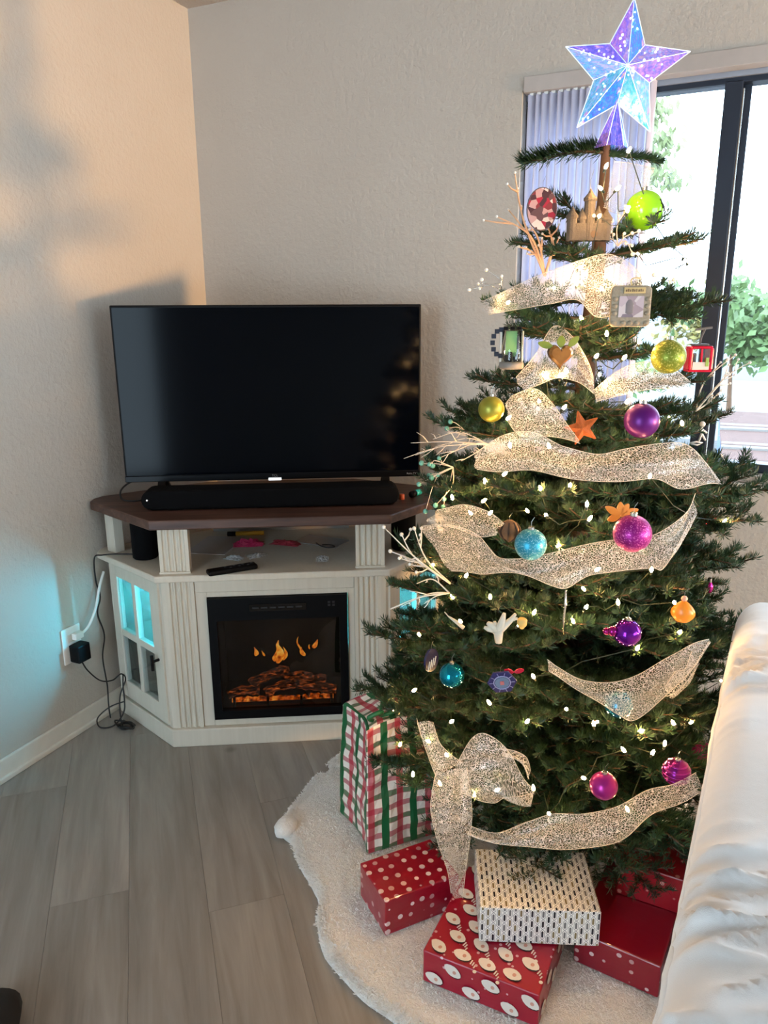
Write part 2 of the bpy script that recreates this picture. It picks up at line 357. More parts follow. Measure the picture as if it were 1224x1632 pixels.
# laminate planks laid diagonally, each one clipped to the room
def clip(poly, ax, lim, sgn):
    out = []
    for i in range(len(poly)):
        p, q = poly[i], poly[(i + 1) % len(poly)]; dp = sgn * (p[ax] - lim); dq = sgn * (q[ax] - lim)
        if dp <= 0: out.append(p)
        if dp * dq < 0:
            t = dp / (dp - dq); out.append((p[0] + (q[0] - p[0]) * t, p[1] + (q[1] - p[1]) * t))
    return out
EX = (math.cos(math.radians(42)), math.sin(math.radians(42))); GX = (math.cos(math.radians(-48)), math.sin(math.radians(-48)))
seams = {-1: 1.59, -2: 0.72, -3: 1.455, -4: 0.95, -5: 1.75}
for row in range(-20, 30):
    e0 = -0.045 + row * 0.18; ph = seams.get(row, (row * 0.47) % 1.22)
    for k in range(-7, 11):
        g0 = ph + k * 1.22
        pts = [(EX[0] * e + GX[0] * g, EX[1] * e + GX[1] * g) for e, g in ((e0 + .0003, g0 + .0003), (e0 + .0003, g0 + 1.2197), (e0 + .1797, g0 + 1.2197), (e0 + .1797, g0 + .0003))]
        for ax, lim, sgn in ((0, 0.002, -1), (0, 6.498, 1), (1, -4.698, -1), (1, -0.002, 1)):
            pts = clip(pts, ax, lim, sgn)
            if len(pts) < 3: break
        if len(pts) < 3: continue
        ar = abs(sum(pts[i][0] * pts[(i + 1) % len(pts)][1] - pts[(i + 1) % len(pts)][0] * pts[i][1] for i in range(len(pts)))) / 2
        if ar < 0.004: continue
        if sum(pts[i][0] * pts[(i + 1) % len(pts)][1] - pts[(i + 1) % len(pts)][0] * pts[i][1] for i in range(len(pts))) < 0: pts.reverse()
        obj('plank', MB().prism(pts, -0.0098, 0.0), FLOOR, floor)
# baseboards: flat board with a rounded top and a shoe moulding
bl = MB().box(0, 0.011, -4.68, -0.001, 0.0, 0.072).box(0, 0.019, -4.68, -0.001, 0, 0.018)
struct('baseboard_left', bl, TRIM, bevel=0.004)
bb = MB().box(0.02, 6.48, -0.011, 0, 0.0, 0.072).box(0.02, 6.48, -0.019, 0, 0, 0.018)
struct('baseboard_back', bb, TRIM, bevel=0.004)
# sliding window
win = link('window_1', None, None, (WX0, 0.06, WZ0)); win['kind'] = 'structure'
ww, wh = WX1 - WX0, WZ1 - WZ0; MX = 1.848 - WX0
for nm, b in (('top_rail', (0, ww, 0.0, 0.06, wh - 0.035, wh)), ('bottom_rail', (0, ww, 0, 0.06, 0.022, 0.05)), ('side_rail', (0, 0.035, 0, 0.06, 0.05, wh - 0.035)), ('side_rail', (ww - 0.035, ww, 0, 0.06, 0.05, wh - 0.035)),
              ('meeting_stile', (MX - 0.036, MX + 0.012, -0.006, 0.028, 0.045, wh - 0.03)), ('meeting_stile', (MX - 0.006, MX + 0.036, 0.030, 0.058, 0.045, wh - 0.03)), ('latch_strip', (MX + 0.012, MX + 0.017, -0.004, 0.03, 0.06, wh - 0.05))):
    obj(nm, MB().box(*b), DARKFR if nm != 'latch_strip' else SILVER, win, bevel=0.003)
obj('track', MB().box(0, ww, -0.05, 0.06, 0.0, 0.022), plain('beige_track', (176, 166, 156), 0.5), win)
obj('track', MB().box(0, ww, -0.01, 0.06, wh - 0.02, wh), plain('white_top_track', (150, 158, 172), 0.4), win)
obj('pane', MB().box(0.035, MX - 0.03, 0.010, 0.014, 0.05, wh - 0.035), GLASS, win)
obj('pane', MB().box(MX + 0.03, ww - 0.035, 0.042, 0.046, 0.05, wh - 0.035), GLASS, win)
struct('trim_1', MB().box(WX0 - 0.01, WX1 + 0.01, -0.012, 0.058, WZ0 - 0.022, WZ0), TRIM, bevel=0.004)
for k, (lo, hi) in enumerate((((6.53, -4.5, 0.15), (6.57, -0.9, 2.2)), ((0.15, -4.79, 0.0), (1.5, -4.74, 2.1)), ((3.3, .06, .5), (5.9, .11, 2.1)))):  # unseen openings, added and sized for the daylight they bring in
    w = link('window_%d' % (k + 2), None, None, lo); w['kind'] = 'structure'
    d = [hi[i] - lo[i] for i in range(3)]; fr = MB()
    L = d[1] if k == 0 else d[0]
    def bx(a, b, z0, z1):
        return (0, d[0], a, b, z0, z1) if k == 0 else (a, b, 0, d[1], z0, z1)
    for a in ((0, .04, 0, d[2]), (L - .04, L, 0, d[2]), (L / 2 - .03, L / 2 + .03, 0, d[2]), (.04, L - .04, 0, .04), (.04, L - .04, d[2] - .04, d[2])): obj('frame_rail', MB().box(*bx(*a)), DARKFR, w)

# vertical blinds drawn to the side
SLAT = plain('lavender_vinyl_slat', (216, 216, 238), 0.5, spec=0.3)
vb = thing('vertical_blinds', 'pale vertical blinds gathered at the corner side of the window', 'blinds', (WX0, -0.002, WZ1))
obj('headrail', MB().box(0.004, ww - 0.004, -0.004, 0.045, -0.008, 0.036), plain('headrail_vinyl', (176, 168, 162), 0.5), vb, bevel=0.002)
for i in range(17):
    x = 0.026 + i * 0.0222; a = math.radians(62 + 6 * math.sin(i * 2.1)); w2 = 0.044; ca, sa = math.cos(a), math.sin(a)
    rows = [[(x + ca * w2 * (j / 6 - .5) + sa * 0.004 * (1 - (j / 3 - 1) ** 2), 0.022 + sa * w2 * (j / 6 - .5) * 0.55 - ca * 0.004 * (1 - (j / 3 - 1) ** 2), z) for j in range(7)] for z in (-0.012, -0.6, -wh + 0.035)]
    o = obj('slat', MB().grid(rows), SLAT, vb, smooth=True); sd = o.modifiers.new('thick', 'SOLIDIFY'); sd.thickness = 0.0012
    obj('clip', MB().box(x - .006, x + .006, 0.014, 0.03, -0.014, -0.006), PLW, o)

# ------------------------------------------------------------------ outdoors
leafA = leaf_mat('eucalyptus_leaf', (84, 98, 60), (110, 116, 72))
def leafy_tree(name, label, base, top, rad, n, size, mat, seed, droop=0.0, group=None, hgt=None):
    rnd = random.Random(seed); t = thing(name, label, 'tree', base, 0, group); bx, by, bz = base
    T = Vector(top) - Vector(base)
    obj('trunk', MB().tube([(0, 0, 0), T * 0.4 + Vector((0.1, 0, 0)) * rad, T * 0.95], [rad * .09, rad * .06, rad * .02], 7), BARK, t)
    mb = MB(); blobs = [Vector((rnd.gauss(0, .42), rnd.gauss(0, .42), rnd.gauss(0, .36) if not droop else rnd.uniform(-1, .3))) for _ in range(16)]
    for i in range(n):
        b = rnd.choice(blobs); p = T + Vector((b.x * rad, b.y * rad, b.z * (hgt or rad))) + Vector((rnd.gauss(0, 1), rnd.gauss(0, 1), rnd.gauss(0, 1))) * rad * 0.17
        d = Vector((rnd.gauss(0, 1), rnd.gauss(0, 1), rnd.gauss(0, 1) - droop * 2)).normalized(); s = d.orthogonal().normalized() * size * .3; d = d * size
        mb.add([p, p + d * .5 + s, p + d, p + d * .5 - s], [(0, 1, 2, 3)])
    o = obj('foliage', mb, mat, t); o['kind'] = 'stuff'
leafy_tree('eucalyptus_tree', 'tall drooping eucalyptus tree outside, behind the upper window pane', (0.2, 9.3, -3.5), (0.62, 8.8, 3.9), 0.5, 900, 0.12, leafA, 3, droop=0.9, hgt=1.1)
for i, (x, y, zt, r, n, lab, mt, s) in enumerate((
    (2.2, 27, 1.0, 2.0, 1500, 'bushy mid green tree standing beyond the tiled roof outside', leaf_mat('mid_green_leaf', (64, 92, 56), (92, 112, 60)), .42),
    (6.6, 33, 2.6, 2.0, 1300, 'taller yellow green tree behind the bushy one outdoors', leaf_mat('yellow_green_leaf', (96, 100, 52), (112, 116, 68)), .45),
    (1.2, 36, 1.1, 1.6, 900, 'small yellow tree far beyond the roof outdoors', leaf_mat('yellow_leaf', (116, 106, 50), (124, 118, 70)), .4),
    (-1.6, 24, -0.6, 1.6, 900, 'low green shrub tree beyond the dark window stile', leaf_mat('shrub_leaf', (72, 104, 58), (92, 116, 66)), .3))):
    leafy_tree('garden_tree', lab, (x, y, -5.5), (x, y, zt), r, n, s, mt, 20 + i, hgt=r * .8)
hm = MB(); rows = [[(-60 + 9 * i, 90 + 8 * j, (-6 if j == 0 else (1.0 + 5.0 * math.sin(j / 6 * 1.6)) * (.8 + .3 * noise.noise(Vector((i * .35, j * .4, 1)))))) for i in range(16)] for j in range(7)]
struct('ground_hill', hm.grid(rows), leaf_mat('hazy_hill', (92, 98, 106), (104, 108, 108)), smooth=True)
struct('ground_outside', MB().box(-40, 50, 4.0, 92, -5.7, -5.5), plain('pale_paving', (104, 102, 98), 0.9))
hs = thing('neighbour_house', 'low pale house beyond the tiled roof seen through the window', 'house', (5.2, 16, -5.5))
obj('wall', MB().box(-4, 5, 0, 5, 0, 4.0), plain('cream_stucco', (118, 112, 106), 0.9), hs)
obj('roof', MB().box(-4.3, 5.3, -0.4, 5.2, 4.0, 4.18), plain('grey_flat_roof', (96, 96, 98), 0.9), hs)
for k in range(6): obj('window', MB().box(-3.4 + k * 1.3, -2.6 + k * 1.3, -0.03, 0.02, 2.9, 3.6), plain('far_window_glass', (50, 56, 62), 0.2), hs)
# tiled roof below the window, each course a row of tiles
rf = thing('tiled_roof', 'faded red tiled roof below the window, outdoors', 'roof', (2.02, 1.5, 0))
TILE = plain('faded_terracotta', (86, 64, 60), 0.85, var=0.2, nscale=12); TEDGE = plain('pale_tile_edge', (108, 104, 102), 0.8)
for k in range(10):
    y0 = 0.15 + k * 0.36; z0 = -0.66 + k * 0.115
    obj('tile_course', MB().slab([(0.12 + y0 * -0.06, y0, z0), (3.6, y0, z0), (3.6, y0 + .37, z0 + .09), (0.12 - (y0 + .37) * .06, y0 + .37, z0 + .09)], (0, 0, 1), 0.03), TILE, rf)
    obj('tile_edge', MB().slab([(0.12 + y0 * -0.06, y0 - .035, z0 - .012), (3.6, y0 - .035, z0 - .012), (3.6, y0 + .05, z0 + .022), (0.12 - y0 * .06, y0 + .05, z0 + .022)], (0, 0, 1), 0.025), TEDGE, rf)
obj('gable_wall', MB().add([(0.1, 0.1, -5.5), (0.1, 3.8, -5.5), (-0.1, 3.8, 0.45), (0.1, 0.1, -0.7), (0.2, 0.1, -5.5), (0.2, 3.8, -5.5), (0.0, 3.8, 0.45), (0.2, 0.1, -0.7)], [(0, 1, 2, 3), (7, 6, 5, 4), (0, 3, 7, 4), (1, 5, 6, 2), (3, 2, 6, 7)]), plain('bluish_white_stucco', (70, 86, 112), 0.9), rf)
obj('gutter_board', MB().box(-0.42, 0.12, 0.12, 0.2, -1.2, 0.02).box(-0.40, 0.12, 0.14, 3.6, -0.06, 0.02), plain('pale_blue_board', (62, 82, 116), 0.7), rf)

# ------------------------------------------------------------------ corner TV stand
SA = math.radians(28.556); SLOC = Vector((0.364, -0.806, 0))
def stw(s, t, z): return (SLOC.x + s * math.cos(SA) - t * math.sin(SA), SLOC.y + s * math.sin(SA) + t * math.cos(SA), z)
WL, WT = 0.236, 0.262      # wing run along s and t
def outline(o=0.0, bt=0.50, wt=WT):   # o: overhang
    k = o * 0.45
    return [(-k, -o), (0.70 + k, -o), (0.70 + WL + o, wt - k), (0.70 + WL + o, wt + 0.05), (0.62, bt + o * .2), (0.08, bt + o * .2), (-WL - o, wt + 0.05), (-WL - o, wt - k)]
st = thing('tv_stand', 'white corner TV stand with dark wood top and fireplace opening', 'TV stand', SLOC, SA)
obj('plinth', MB().prism(outline(0.0, .48), 0.0, 0.064), WHITEW, st, bevel=0.004)
obj('mid_shelf', MB().prism(outline(0.022, .49), 0.578, 0.600), WHITEW, st, bevel=0.004)
obj('tabletop', MB().prism(outline(0.026, .52), 0.747, 0.777), WOODTOP, st, bevel=0.004)
def fluted(x0, x1, y0, z0, z1, n=4, depth=0.05):
    mb = MB(); xs = []; fl = (x1 - x0 - 0.018) / n; prof = [(x0, y0), (x0 + 0.009, y0)]
    for i in range(n):
        a = x0 + 0.009 + i * fl
        prof += [(a + fl * .12, y0), (a + fl * .28, y0 + .0045), (a + fl * .5, y0 + .006), (a + fl * .72, y0 + .0045), (a + fl * .88, y0)]
    prof += [(x1 - .009, y0), (x1, y0), (x1, y0 + depth), (x0, y0 + depth)]
    return mb.prism(prof, z0, z1)
for a, b in ((0.014, 0.100), (0.600, 0.686)):
    obj('pilaster', fluted(a, b, 0.012, 0.064, 0.578, depth=.03), WHITEW, st)
for a, b in ((0.004, 0.094), (0.606, 0.696)):
    o = obj('top_post', fluted(a, b, 0.004, 0.600, 0.747, depth=.035), WHITEW, st)
    obj('post_foot', MB().box(a - .002, b + .002, 0.0, 0.038, 0.600, 0.606), WHITEW, o)
obj('header_rail', MB().box(0.100, 0.600, 0.016, 0.036, 0.530, 0.578), WHITEW, st, bevel=0.003)
for a, b in ((0.100, 0.136), (0.578, 0.600)): obj('fire_frame_side', MB().box(a, b, 0.018, 0.036, 0.064, 0.530), WHITEW, st, bevel=0.002)
obj('fire_frame_side', MB().box(0.136, 0.578, 0.018, 0.036, 0.513, 0.530), WHITEW, st, bevel=0.002)
obj('fire_frame_side', MB().box(0.136, 0.578, 0.018, 0.036, 0.064, 0.090), WHITEW, st, bevel=0.002)
obj('corner_stile', MB().prism([(0.0, 0.014), (0.014, 0.012), (0.014, 0.04), (-0.012, 0.028)], 0.064, 0.578), WHITEW, st)
obj('corner_stile', MB().prism([(0.70, 0.014), (0.712, 0.028), (0.686, 0.04), (0.686, 0.012)], 0.064, 0.578), WHITEW, st)
obj('back_panel', MB().box(0.08, 0.62, 0.462, 0.470, 0.064, 0.578), WHITEW, st)
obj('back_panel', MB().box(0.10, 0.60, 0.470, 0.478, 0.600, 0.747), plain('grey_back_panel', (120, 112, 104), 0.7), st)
for s in (0, 1):
    mx = (lambda x: x) if s == 0 else (lambda x: 0.70 - x)
    def PR(poly, z0, z1):
        p = [(mx(x), y) for x, y in poly]
        if s: p.reverse()
        return MB().prism(p, z0, z1)
    obj('wing_post', PR([(-0.226, 0.268), (-0.19, 0.232), (-0.165, 0.257), (-0.201, 0.293)], 0.600, 0.747), WHITEW, st, bevel=.002)
    obj('wing_side', PR([(-0.226, 0.262), (-0.214, 0.262), (-0.214, 0.30), (-0.226, 0.30)], 0.064, 0.578), WHITEW, st)
    obj('wing_back', PR([(-0.226, 0.30), (-0.216, 0.292), (0.09, 0.455), (0.08, 0.463)], 0.064, 0.578), WHITEW, st)
    obj('divider', PR([(0.122, 0.04), (0.132, 0.04), (0.132, 0.46), (0.122, 0.46)], 0.064, 0.578), WHITEW, st)
    obj('wing_shelf', PR([(-0.21, 0.27), (0.01, 0.04), (0.122, 0.05), (0.122, 0.455), (0.085, 0.45)], 0.306, 0.318), WHITEW, st)
    # LED strip under the top of the wing cupboard
    led = obj('led_strip', PR([(0.085, 0.150), (0.095, 0.150), (0.095, 0.160), (0.085, 0.160)], 0.38, 0.50), emit('cyan_led', (0.04, 0.64, 1.0), 560.0), st)
    # hinged glazed door across the wing
    d = link('door', None, st, (mx(-0.012), 0.016, 0)); d.empty_display_size = .05
    dirv = Vector((mx(-0.226) - mx(-0.012), 0.262 - 0.016, 0)); dl = dirv.length; du = dirv / dl
    nn = Vector((-du.y, du.x, 0)) if s else Vector((du.y, -du.x, 0))   # toward room
    nn = nn if (nn.y < 0) else -nn
    def db(a, b, z0, z1, n0, n1):
        P = [du * a + nn * n0, du * b + nn * n0, du * b + nn * n1, du * a + nn * n1]; P = [(p.x, p.y) for p in P]
        if sum(P[i][0] * P[(i + 1) % 4][1] - P[(i + 1) % 4][0] * P[i][1] for i in range(4)) < 0: P.reverse()
        return MB().prism(P, z0, z1)
    z0, z1 = 0.072, 0.572; rw = 0.046; mid = 0.318
    obj('door_frame', db(0.004, rw + .012, z0, z1, -.016, 0), WHITEW, d, bevel=.002); obj('door_frame', db(dl - rw, dl - .002, z0, z1, -.016, 0), WHITEW, d, bevel=.002)
    obj('door_frame', db(rw, dl - rw, z1 - .052, z1, -.016, -.0005), WHITEW, d, bevel=.002); obj('door_frame', db(rw, dl - rw, z0, z0 + .062, -.016, -.0005), WHITEW, d, bevel=.002)
    c0 = dl / 2 + .006
    obj('muntin', db(c0 - .011, c0 + .011, z0 + .05, z1 - .04, -.014, -.002), WHITEW, d, bevel=.002)
    obj('muntin', db(rw, dl - rw, mid - .012, mid + .012, -.014, -.0025), WHITEW, d, bevel=.002)
    DG = glass_thin('door_glass', (0.93, 0.98, 1.0))
    for a, b in ((rw + .012, c0 - .011), (c0 + .011, dl - rw)):
        for za, zb in ((z0 + .062, mid - .012), (mid + .012, z1 - .052)): obj('pane', db(a, b, za, zb, -.009, -.006), DG, d)
    hz = 0.298; hp = du * 0.030
    obj('handle', MB().tube([hp + Vector((0, 0, hz)), hp + nn * .022 + Vector((0, 0, hz))], .005, 8).tube([hp + nn * .024 + Vector((0, 0, hz - .03)), hp + nn * .024 + Vector((0, 0, hz + .022))], .0055, 8), BLACKM, d, smooth=True)

# electric fireplace set into the stand
fp = thing('electric_fireplace', 'black electric fireplace insert glowing with orange logs', 'fireplace', SLOC, SA)
F0, F1, G0, G1 = 0.1375, 0.5765, 0.0915, 0.5115
BK = plain('matte_black_steel', (5, 5, 7), 0.45, spec=.12)
obj('surround', MB().box(F0, F0 + .026, .006, .03, G0, G1).box(F1 - .026, F1, .006, .03, G0, G1).box(F0 + .026, F1 - .026, .006, .03, G0, G0 + .03).box(F0 + .026, F1 - .026, .006, .03, G1 - .075, G1), BK, fp)
obj('firebox', MB().box(F0 + .01, F1 - .01, .235, .245, G0, G1).box(F0 + .01, F0 + .016, .03, .235, G0, G1).box(F1 - .016, F1 - .01, .03, .235, G0, G1).box(F0 + .01, F1 - .01, .03, .235, G0, G0 + .02).box(F0 + .01, F1 - .01, .03, .235, G1 - .07, G1 - .06), plain('firebox_black', (8, 7, 7), 0.7), fp)
obj('vent_grille', MB().box(F0 + .13, F1 - .13, .003, .008, G1 - .045, G1 - .022), BLACKGL, fp)
for k in range(6): obj('vent_slot', MB().box(F0 + .14 + k * .027, F0 + .16 + k * .027, .0015, .004, G1 - .036, G1 - .031), plain('dark_grey_mark', (24, 23, 24), .5), fp)
for k in range(4): obj('control_mark', MB().box(F1 - .062 + (k % 2) * .014, F1 - .054 + (k % 2) * .014, .0035, .0062, G1 - .036 + (k // 2) * .010, G1 - .030 + (k // 2) * .010), plain('control_grey', (28, 25, 27), .5), fp)
obj('glass', MB().box(F0 + .026, F1 - .026, .016, .019, G0 + .03, G1 - .075), glass_thin('smoked_glass', (0.62, 0.60, 0.60), 0.05), fp)
LOG = log_mat()
def log(pts, r, seed):
    P = cat_rom(pts, 6); n = len(P); rnd = random.Random(seed)
    mb = MB().tube(P, [r * (.82 + .3 * noise.noise(Vector((i * .5, seed, 0)))) for i in range(n)], 12)
    mb.v = [tuple(Vector(v) + Vector((noise.noise(Vector(v) * 60), noise.noise(Vector(v) * 60 + Vector((9, 0, 0))), noise.noise(Vector(v) * 60 + Vector((0, 9, 0))))) * .007) for v in mb.v]
    return mb
for i, (pts, r) in enumerate((([(.178, .06, .150), (.22, .065, .162), (.28, .07, .156)], .017), ([(.30, .062, .152), (.37, .07, .176), (.45, .075, .166), (.535, .07, .150)], .019), ([(.25, .10, .168), (.32, .11, .196), (.375, .115, .20)], .02), ([(.36, .10, .175), (.42, .105, .19), (.50, .10, .17)], .016))):
    obj('log', log(pts, r, i + 3), LOG, fp, smooth=True)
gl = MB(); rnd = random.Random(4); n = 40
rows = [[(.19 + .335 * i / n, .050 + .006 * j, .128 + j * (.004 + .008 * abs(noise.noise(Vector((i * .4, 2, 0))))))for j in range(3)] for i in range(n + 1)]
eb = obj('ember_bed', gl.grid(rows), ember_mat(), fp); eb.modifiers.new('t', 'SOLIDIFY').thickness = .004
for x in (.195, .305, .415, .515): obj('grate_bar', MB().box(x, x + .008, .036, .046, .112, .150), BK, fp)
obj('ember_strip', MB().box(.185, .515, .034, .046, .112, .118), plain('ember_ash', (86, 40, 34), .8, var=.6, nscale=90), fp)
FL = flame_mat()
for x, z, h, w in ((.345, .215, .085, .030), (.332, .222, .05, .014), (.362, .225, .05, .014), (.262, .245, .032, .016), (.288, .243, .02, .008), (.425, .238, .034, .018), (.412, .26, .05, .007), (.470, .265, .032, .018), (.452, .262, .018, .006)):
    prof = [(w * .16, 0), (w * .44, h * .15), (w * .5, h * .3), (w * .36, h * .55), (w * .17, h * .8), (.0006, h)]
    mb = MB().lathe(prof, 10, (0, 0, 0)); mb.v = [(v[0] + .006 * math.sin(v[2] * 90 + x * 50), v[1] * .5, v[2]) for v in mb.v]
    o = obj('flame', mb, FL, fp, smooth=True); o.location = (x, .15, z)

# ------------------------------------------------------------------ TV and things on the stand
tv = thing('television', 'large flat black television with a dark screen on the stand', 'television', stw(.35, .235, .777), SA)
tw, tb, tt = 0.4865, 0.066, 0.624
obj('housing', MB().box(-tw, tw, 0.0, 0.03, tb, tt), BLACKM, tv, bevel=.004)
obj('rear_shell', MB().box(-.36, .36, 0.03, 0.062, tb + .04, tt - .16), BLACKM, tv, bevel=.012)
obj('screen', MB().box(-tw + .007, tw - .007, -0.0015, 0.0, tb + .020, tt - .008), SCREEN, tv)
obj('lower_bezel', MB().box(-tw, tw, -.003, .012, tb - .002, tb + .0185), plain('bezel_black', (5, 5, 8), .3, spec=.2), tv, bevel=.002)
for sx in (-1, 1):
    obj('foot', MB().slab([(sx * .37 - .012, -.048, .001), (sx * .37 + .012, -.048, .001), (sx * .37 + .012, .012, .072), (sx * .37 - .012, .012, .072)], (0, 0, 1), .010).slab([(sx * .37 - .012, .12, .001), (sx * .37 + .012, .12, .001), (sx * .37 + .012, .012, .072), (sx * .37 - .012, .012, .072)], (0, 0, 1), .010), BLACKM, tv)
obj('status_light', MB().box(-.021, .021, -.006, -.003, tb - .004, tb + .004), emit('white_status_light', (.9, .97, 1), 1.3), tv)
def text(name, s, size, mat, parent, loc, rot=(math.pi / 2, 0, 0)):
    cu = bpy.data.curves.new(name, 'FONT'); cu.body = s; cu.size = size; cu.extrude = .0003; cu.align_x = 'CENTER'
    tmp = bpy.data.objects.new(name + '_tmp', cu); COL.objects.link(tmp)
    me = bpy.data.meshes.new_from_object(tmp); bpy.data.objects.remove(tmp); me.materials.append(mat)
    o = link(name, me, parent, loc); o.rotation_euler = rot; return o
LOGO = plain('grey_print', (120, 122, 128), .5)
text('brand_lettering', 'TCL', .011, LOGO, tv, (0, -.0034, tb + .008)); text('corner_lettering', 'Roku TV', .009, LOGO, tv, (tw - .03, -.0034, tb + .006))

sb = thing('soundbar', 'long black fabric soundbar lying before the television', 'soundbar', stw(.347, .135, .777), SA)
prof = []
def stadium(L, h, k=8):
    P = []
    for i in range(k + 1): a = -math.pi / 2 + math.pi * i / k; P.append((L - h / 2 + h / 2 * math.cos(a), h / 2 * math.sin(a)))
    for i in range(k + 1): a = math.pi / 2 + math.pi * i / k; P.append((-L + h / 2 + h / 2 * math.cos(a), h / 2 * math.sin(a)))
    return P
P = stadium(.405, .062)
obj('grille', MB().add([(p[0], -.045, p[1] + .034) for p in P] + [(p[0], .045, p[1] + .034) for p in P], [tuple(range(len(P))), tuple(range(2 * len(P) - 1, len(P) - 1, -1))] + [(i, i + len(P), (i + 1) % len(P) + len(P), (i + 1) % len(P)) for i in range(len(P))]), FABRICB, sb, bevel=.008, seg=3)
obj('power_light', MB().ball((-.385, -.046, .036), .0022, 8, 6), emit('white_led', (1, 1, 1), 2.0), sb)
for sx in (-.3, .3): obj('rubber_foot', MB().box(sx - .02, sx + .02, -.03, .03, 0, .005), BLACKM, sb)
def speaker(label, s, t):
    o = thing('smart_speaker', label, 'speaker', stw(s, t, .6))
    obj('body', MB().lathe([(.037, .002), (.041, .006), (.0415, .02), (.0415, .118), (.040, .124), (.036, .1265)], 28), FABRICB, o, smooth=True)
    obj('top_ring', MB().lathe([(.036, .1265), (.036, .129), (.030, .129)], 28), BLACKGL, o, smooth=True)
speaker('black cylindrical speaker beside the light blue lit cupboard door', -.078, .175)
speaker('black cylindrical speaker by the tree end of the stand shelf', .775, .19)
rm = thing('remote_control', 'slim black remote control lying on the stand shelf', 'remote', stw(.222, .006, .6006), SA + math.radians(24))
obj('case', MB().box(-.078, .078, -.019, .019, 0, .016), BLACKM, rm, bevel=.006, seg=3)
for k in range(7): obj('button', MB().lathe([(.004, .016), (.004, .0172), (.003, .0176)], 10, (-.02 + k * .014, (-1) ** k * .006, 0)), plain('grey_button', (70, 70, 74), .4), rm)
PINK = plain('pink_plastic_wrap', (176, 40, 84), .4, bump=.6, bscale=60)
def crumple(name, label, cat, loc, rx, ry, h, mat, seed, rz=0, solid=.0008):
    n = 14; rows = []
    for i in range(n + 1):
        rows.append([])
        for j in range(n + 1):
            u, v = i / n * 2 - 1, j / n * 2 - 1; s_ = 1 - .22 * noise.noise(Vector((u * 1.7 + seed, v * 1.7, 2)))
            z = max(0.0006, h * (1 - u * u) * (1 - v * v) * (.5 + .9 * abs(noise.noise(Vector((u * 2.6, v * 2.6, seed))))) + h * .25 * noise.noise(Vector((u * 5, v * 5, seed + 3))))
            rows[-1].append((u * rx * s_, v * ry * s_, z))
    o = obj(name, MB().grid(rows), mat, None, smooth=False); o.location = loc; o.rotation_euler = (0, 0, rz); o.modifiers.new('t', 'SOLIDIFY').thickness = solid
    return tag(o, label, cat)
crumple('plastic_wrapper', 'crumpled magenta wrapper next to the yellow pen on the stand shelf', 'wrapper', stw(.245, .285, .601), .052, .03, .028, PINK, 1, SA)
crumple('plastic_wrapper', 'flat red pink wrapper in the middle of the stand shelf', 'wrapper', stw(.375, .285, .601), .052, .026, .016, plain('red_pink_wrap', (164, 52, 66), .45), 5, SA - .4)
CLEAR = plain('clear_plastic', (225, 228, 230), .15, Alpha=.35)
for k, (s, t, r, lab) in enumerate(((.215, .135, .03, 'clear crumpled plastic scrap behind the remote control'), (.285, .155, .032, 'larger clear plastic scrap before the magenta wrapper'), (.50, .10, .03, 'clear plastic scrap near the fluted post on the shelf'))):
    crumple('plastic_scrap', lab, 'plastic', stw(s, t, .601), r, r * .7, .011, CLEAR, 11 + k, k, .0006)
yp = thing('marker_pen', 'yellow marker pen with black cap at the shelf back', 'pen', stw(.19, .40, .601), SA)
obj('barrel', MB().tube([(0.0, 0, .008), (.10, 0, .008)], .008, 10), plain('yellow_plastic', (196, 148, 40), .4), yp, smooth=True); obj('cap', MB().tube([(-.03, 0, .008), (-.0002, 0, .008)], .0085, 10), BLACKM, yp, smooth=True)
pp = obj('paper_sheet', MB().box(-.07, .07, -.10, .10, 0.0, .0015), plain('pale_grey_paper', (196, 192, 190), .7)); pp.location = stw(.135, .29, .6006); pp.rotation_euler = (0, 0, SA - .25); tag(pp, 'pale paper sheet lying behind the front post of the shelf', 'paper')
tl = obj('plastic_sleeve', MB().box(-.085, .085, -.05, .05, 0, .003), plain('grey_plastic_sleeve', (150, 146, 146), .25), bevel=.001); tl.location = stw(.50, .30, .6006); tl.rotation_euler = (0, 0, SA - .55); tag(tl, 'grey plastic sleeve with a dark edge on the shelf', 'sleeve')
tk = obj('charging_cable', MB().tube(cat_rom([(0, 0, .0035), (.03, .01, .0035), (.05, -.005, .0035), (.03, -.02, .0035), (.0, -.012, .0035), (-.03, .012, .0035)], 6), .0025, 6), WIREB, smooth=True); tk.location = stw(.50, .235, .602 + .003); tag(tk, 'short coiled dark cable resting on the plastic sleeve', 'cable')
tc = thing('lip_balm', 'small teal tube with black cap at the tabletop edge', 'tube', stw(.815, .205, .7775), SA + .9)
obj('tube_body', MB().tube([(0, 0, .011), (.03, 0, .011)], .0105, 12), plain('teal_plastic', (40, 178, 176), .3), tc, smooth=True); obj('tube_cap', MB().tube([(-.022, 0, .011), (-.0002, 0, .011)], .011, 12), BLACKM, tc, smooth=True)
oc = obj('bottle_cap', MB().lathe([(.008, 0), (.0085, .002), (.0085, .016), (.007, .018)], 14), plain('orange_plastic', (208, 96, 60), .4), smooth=True); oc.location = stw(.768, .17, .7775); tag(oc, 'small orange cap between the soundbar and the teal tube', 'cap')
tvc = obj('tv_cable', MB().tube(cat_rom([stw(-.05, .28, .842), stw(-.12, .27, .838), stw(-.155, .245, .815), stw(-.15, .225, .788), stw(-.11, .215, .783), stw(-.04, .25, .783)], 6), .0032, 6), WIREB, smooth=True, origin=stw(-.1, .24, .78)); tag(tvc, 'black cable looping out at the corner of the television', 'cable')

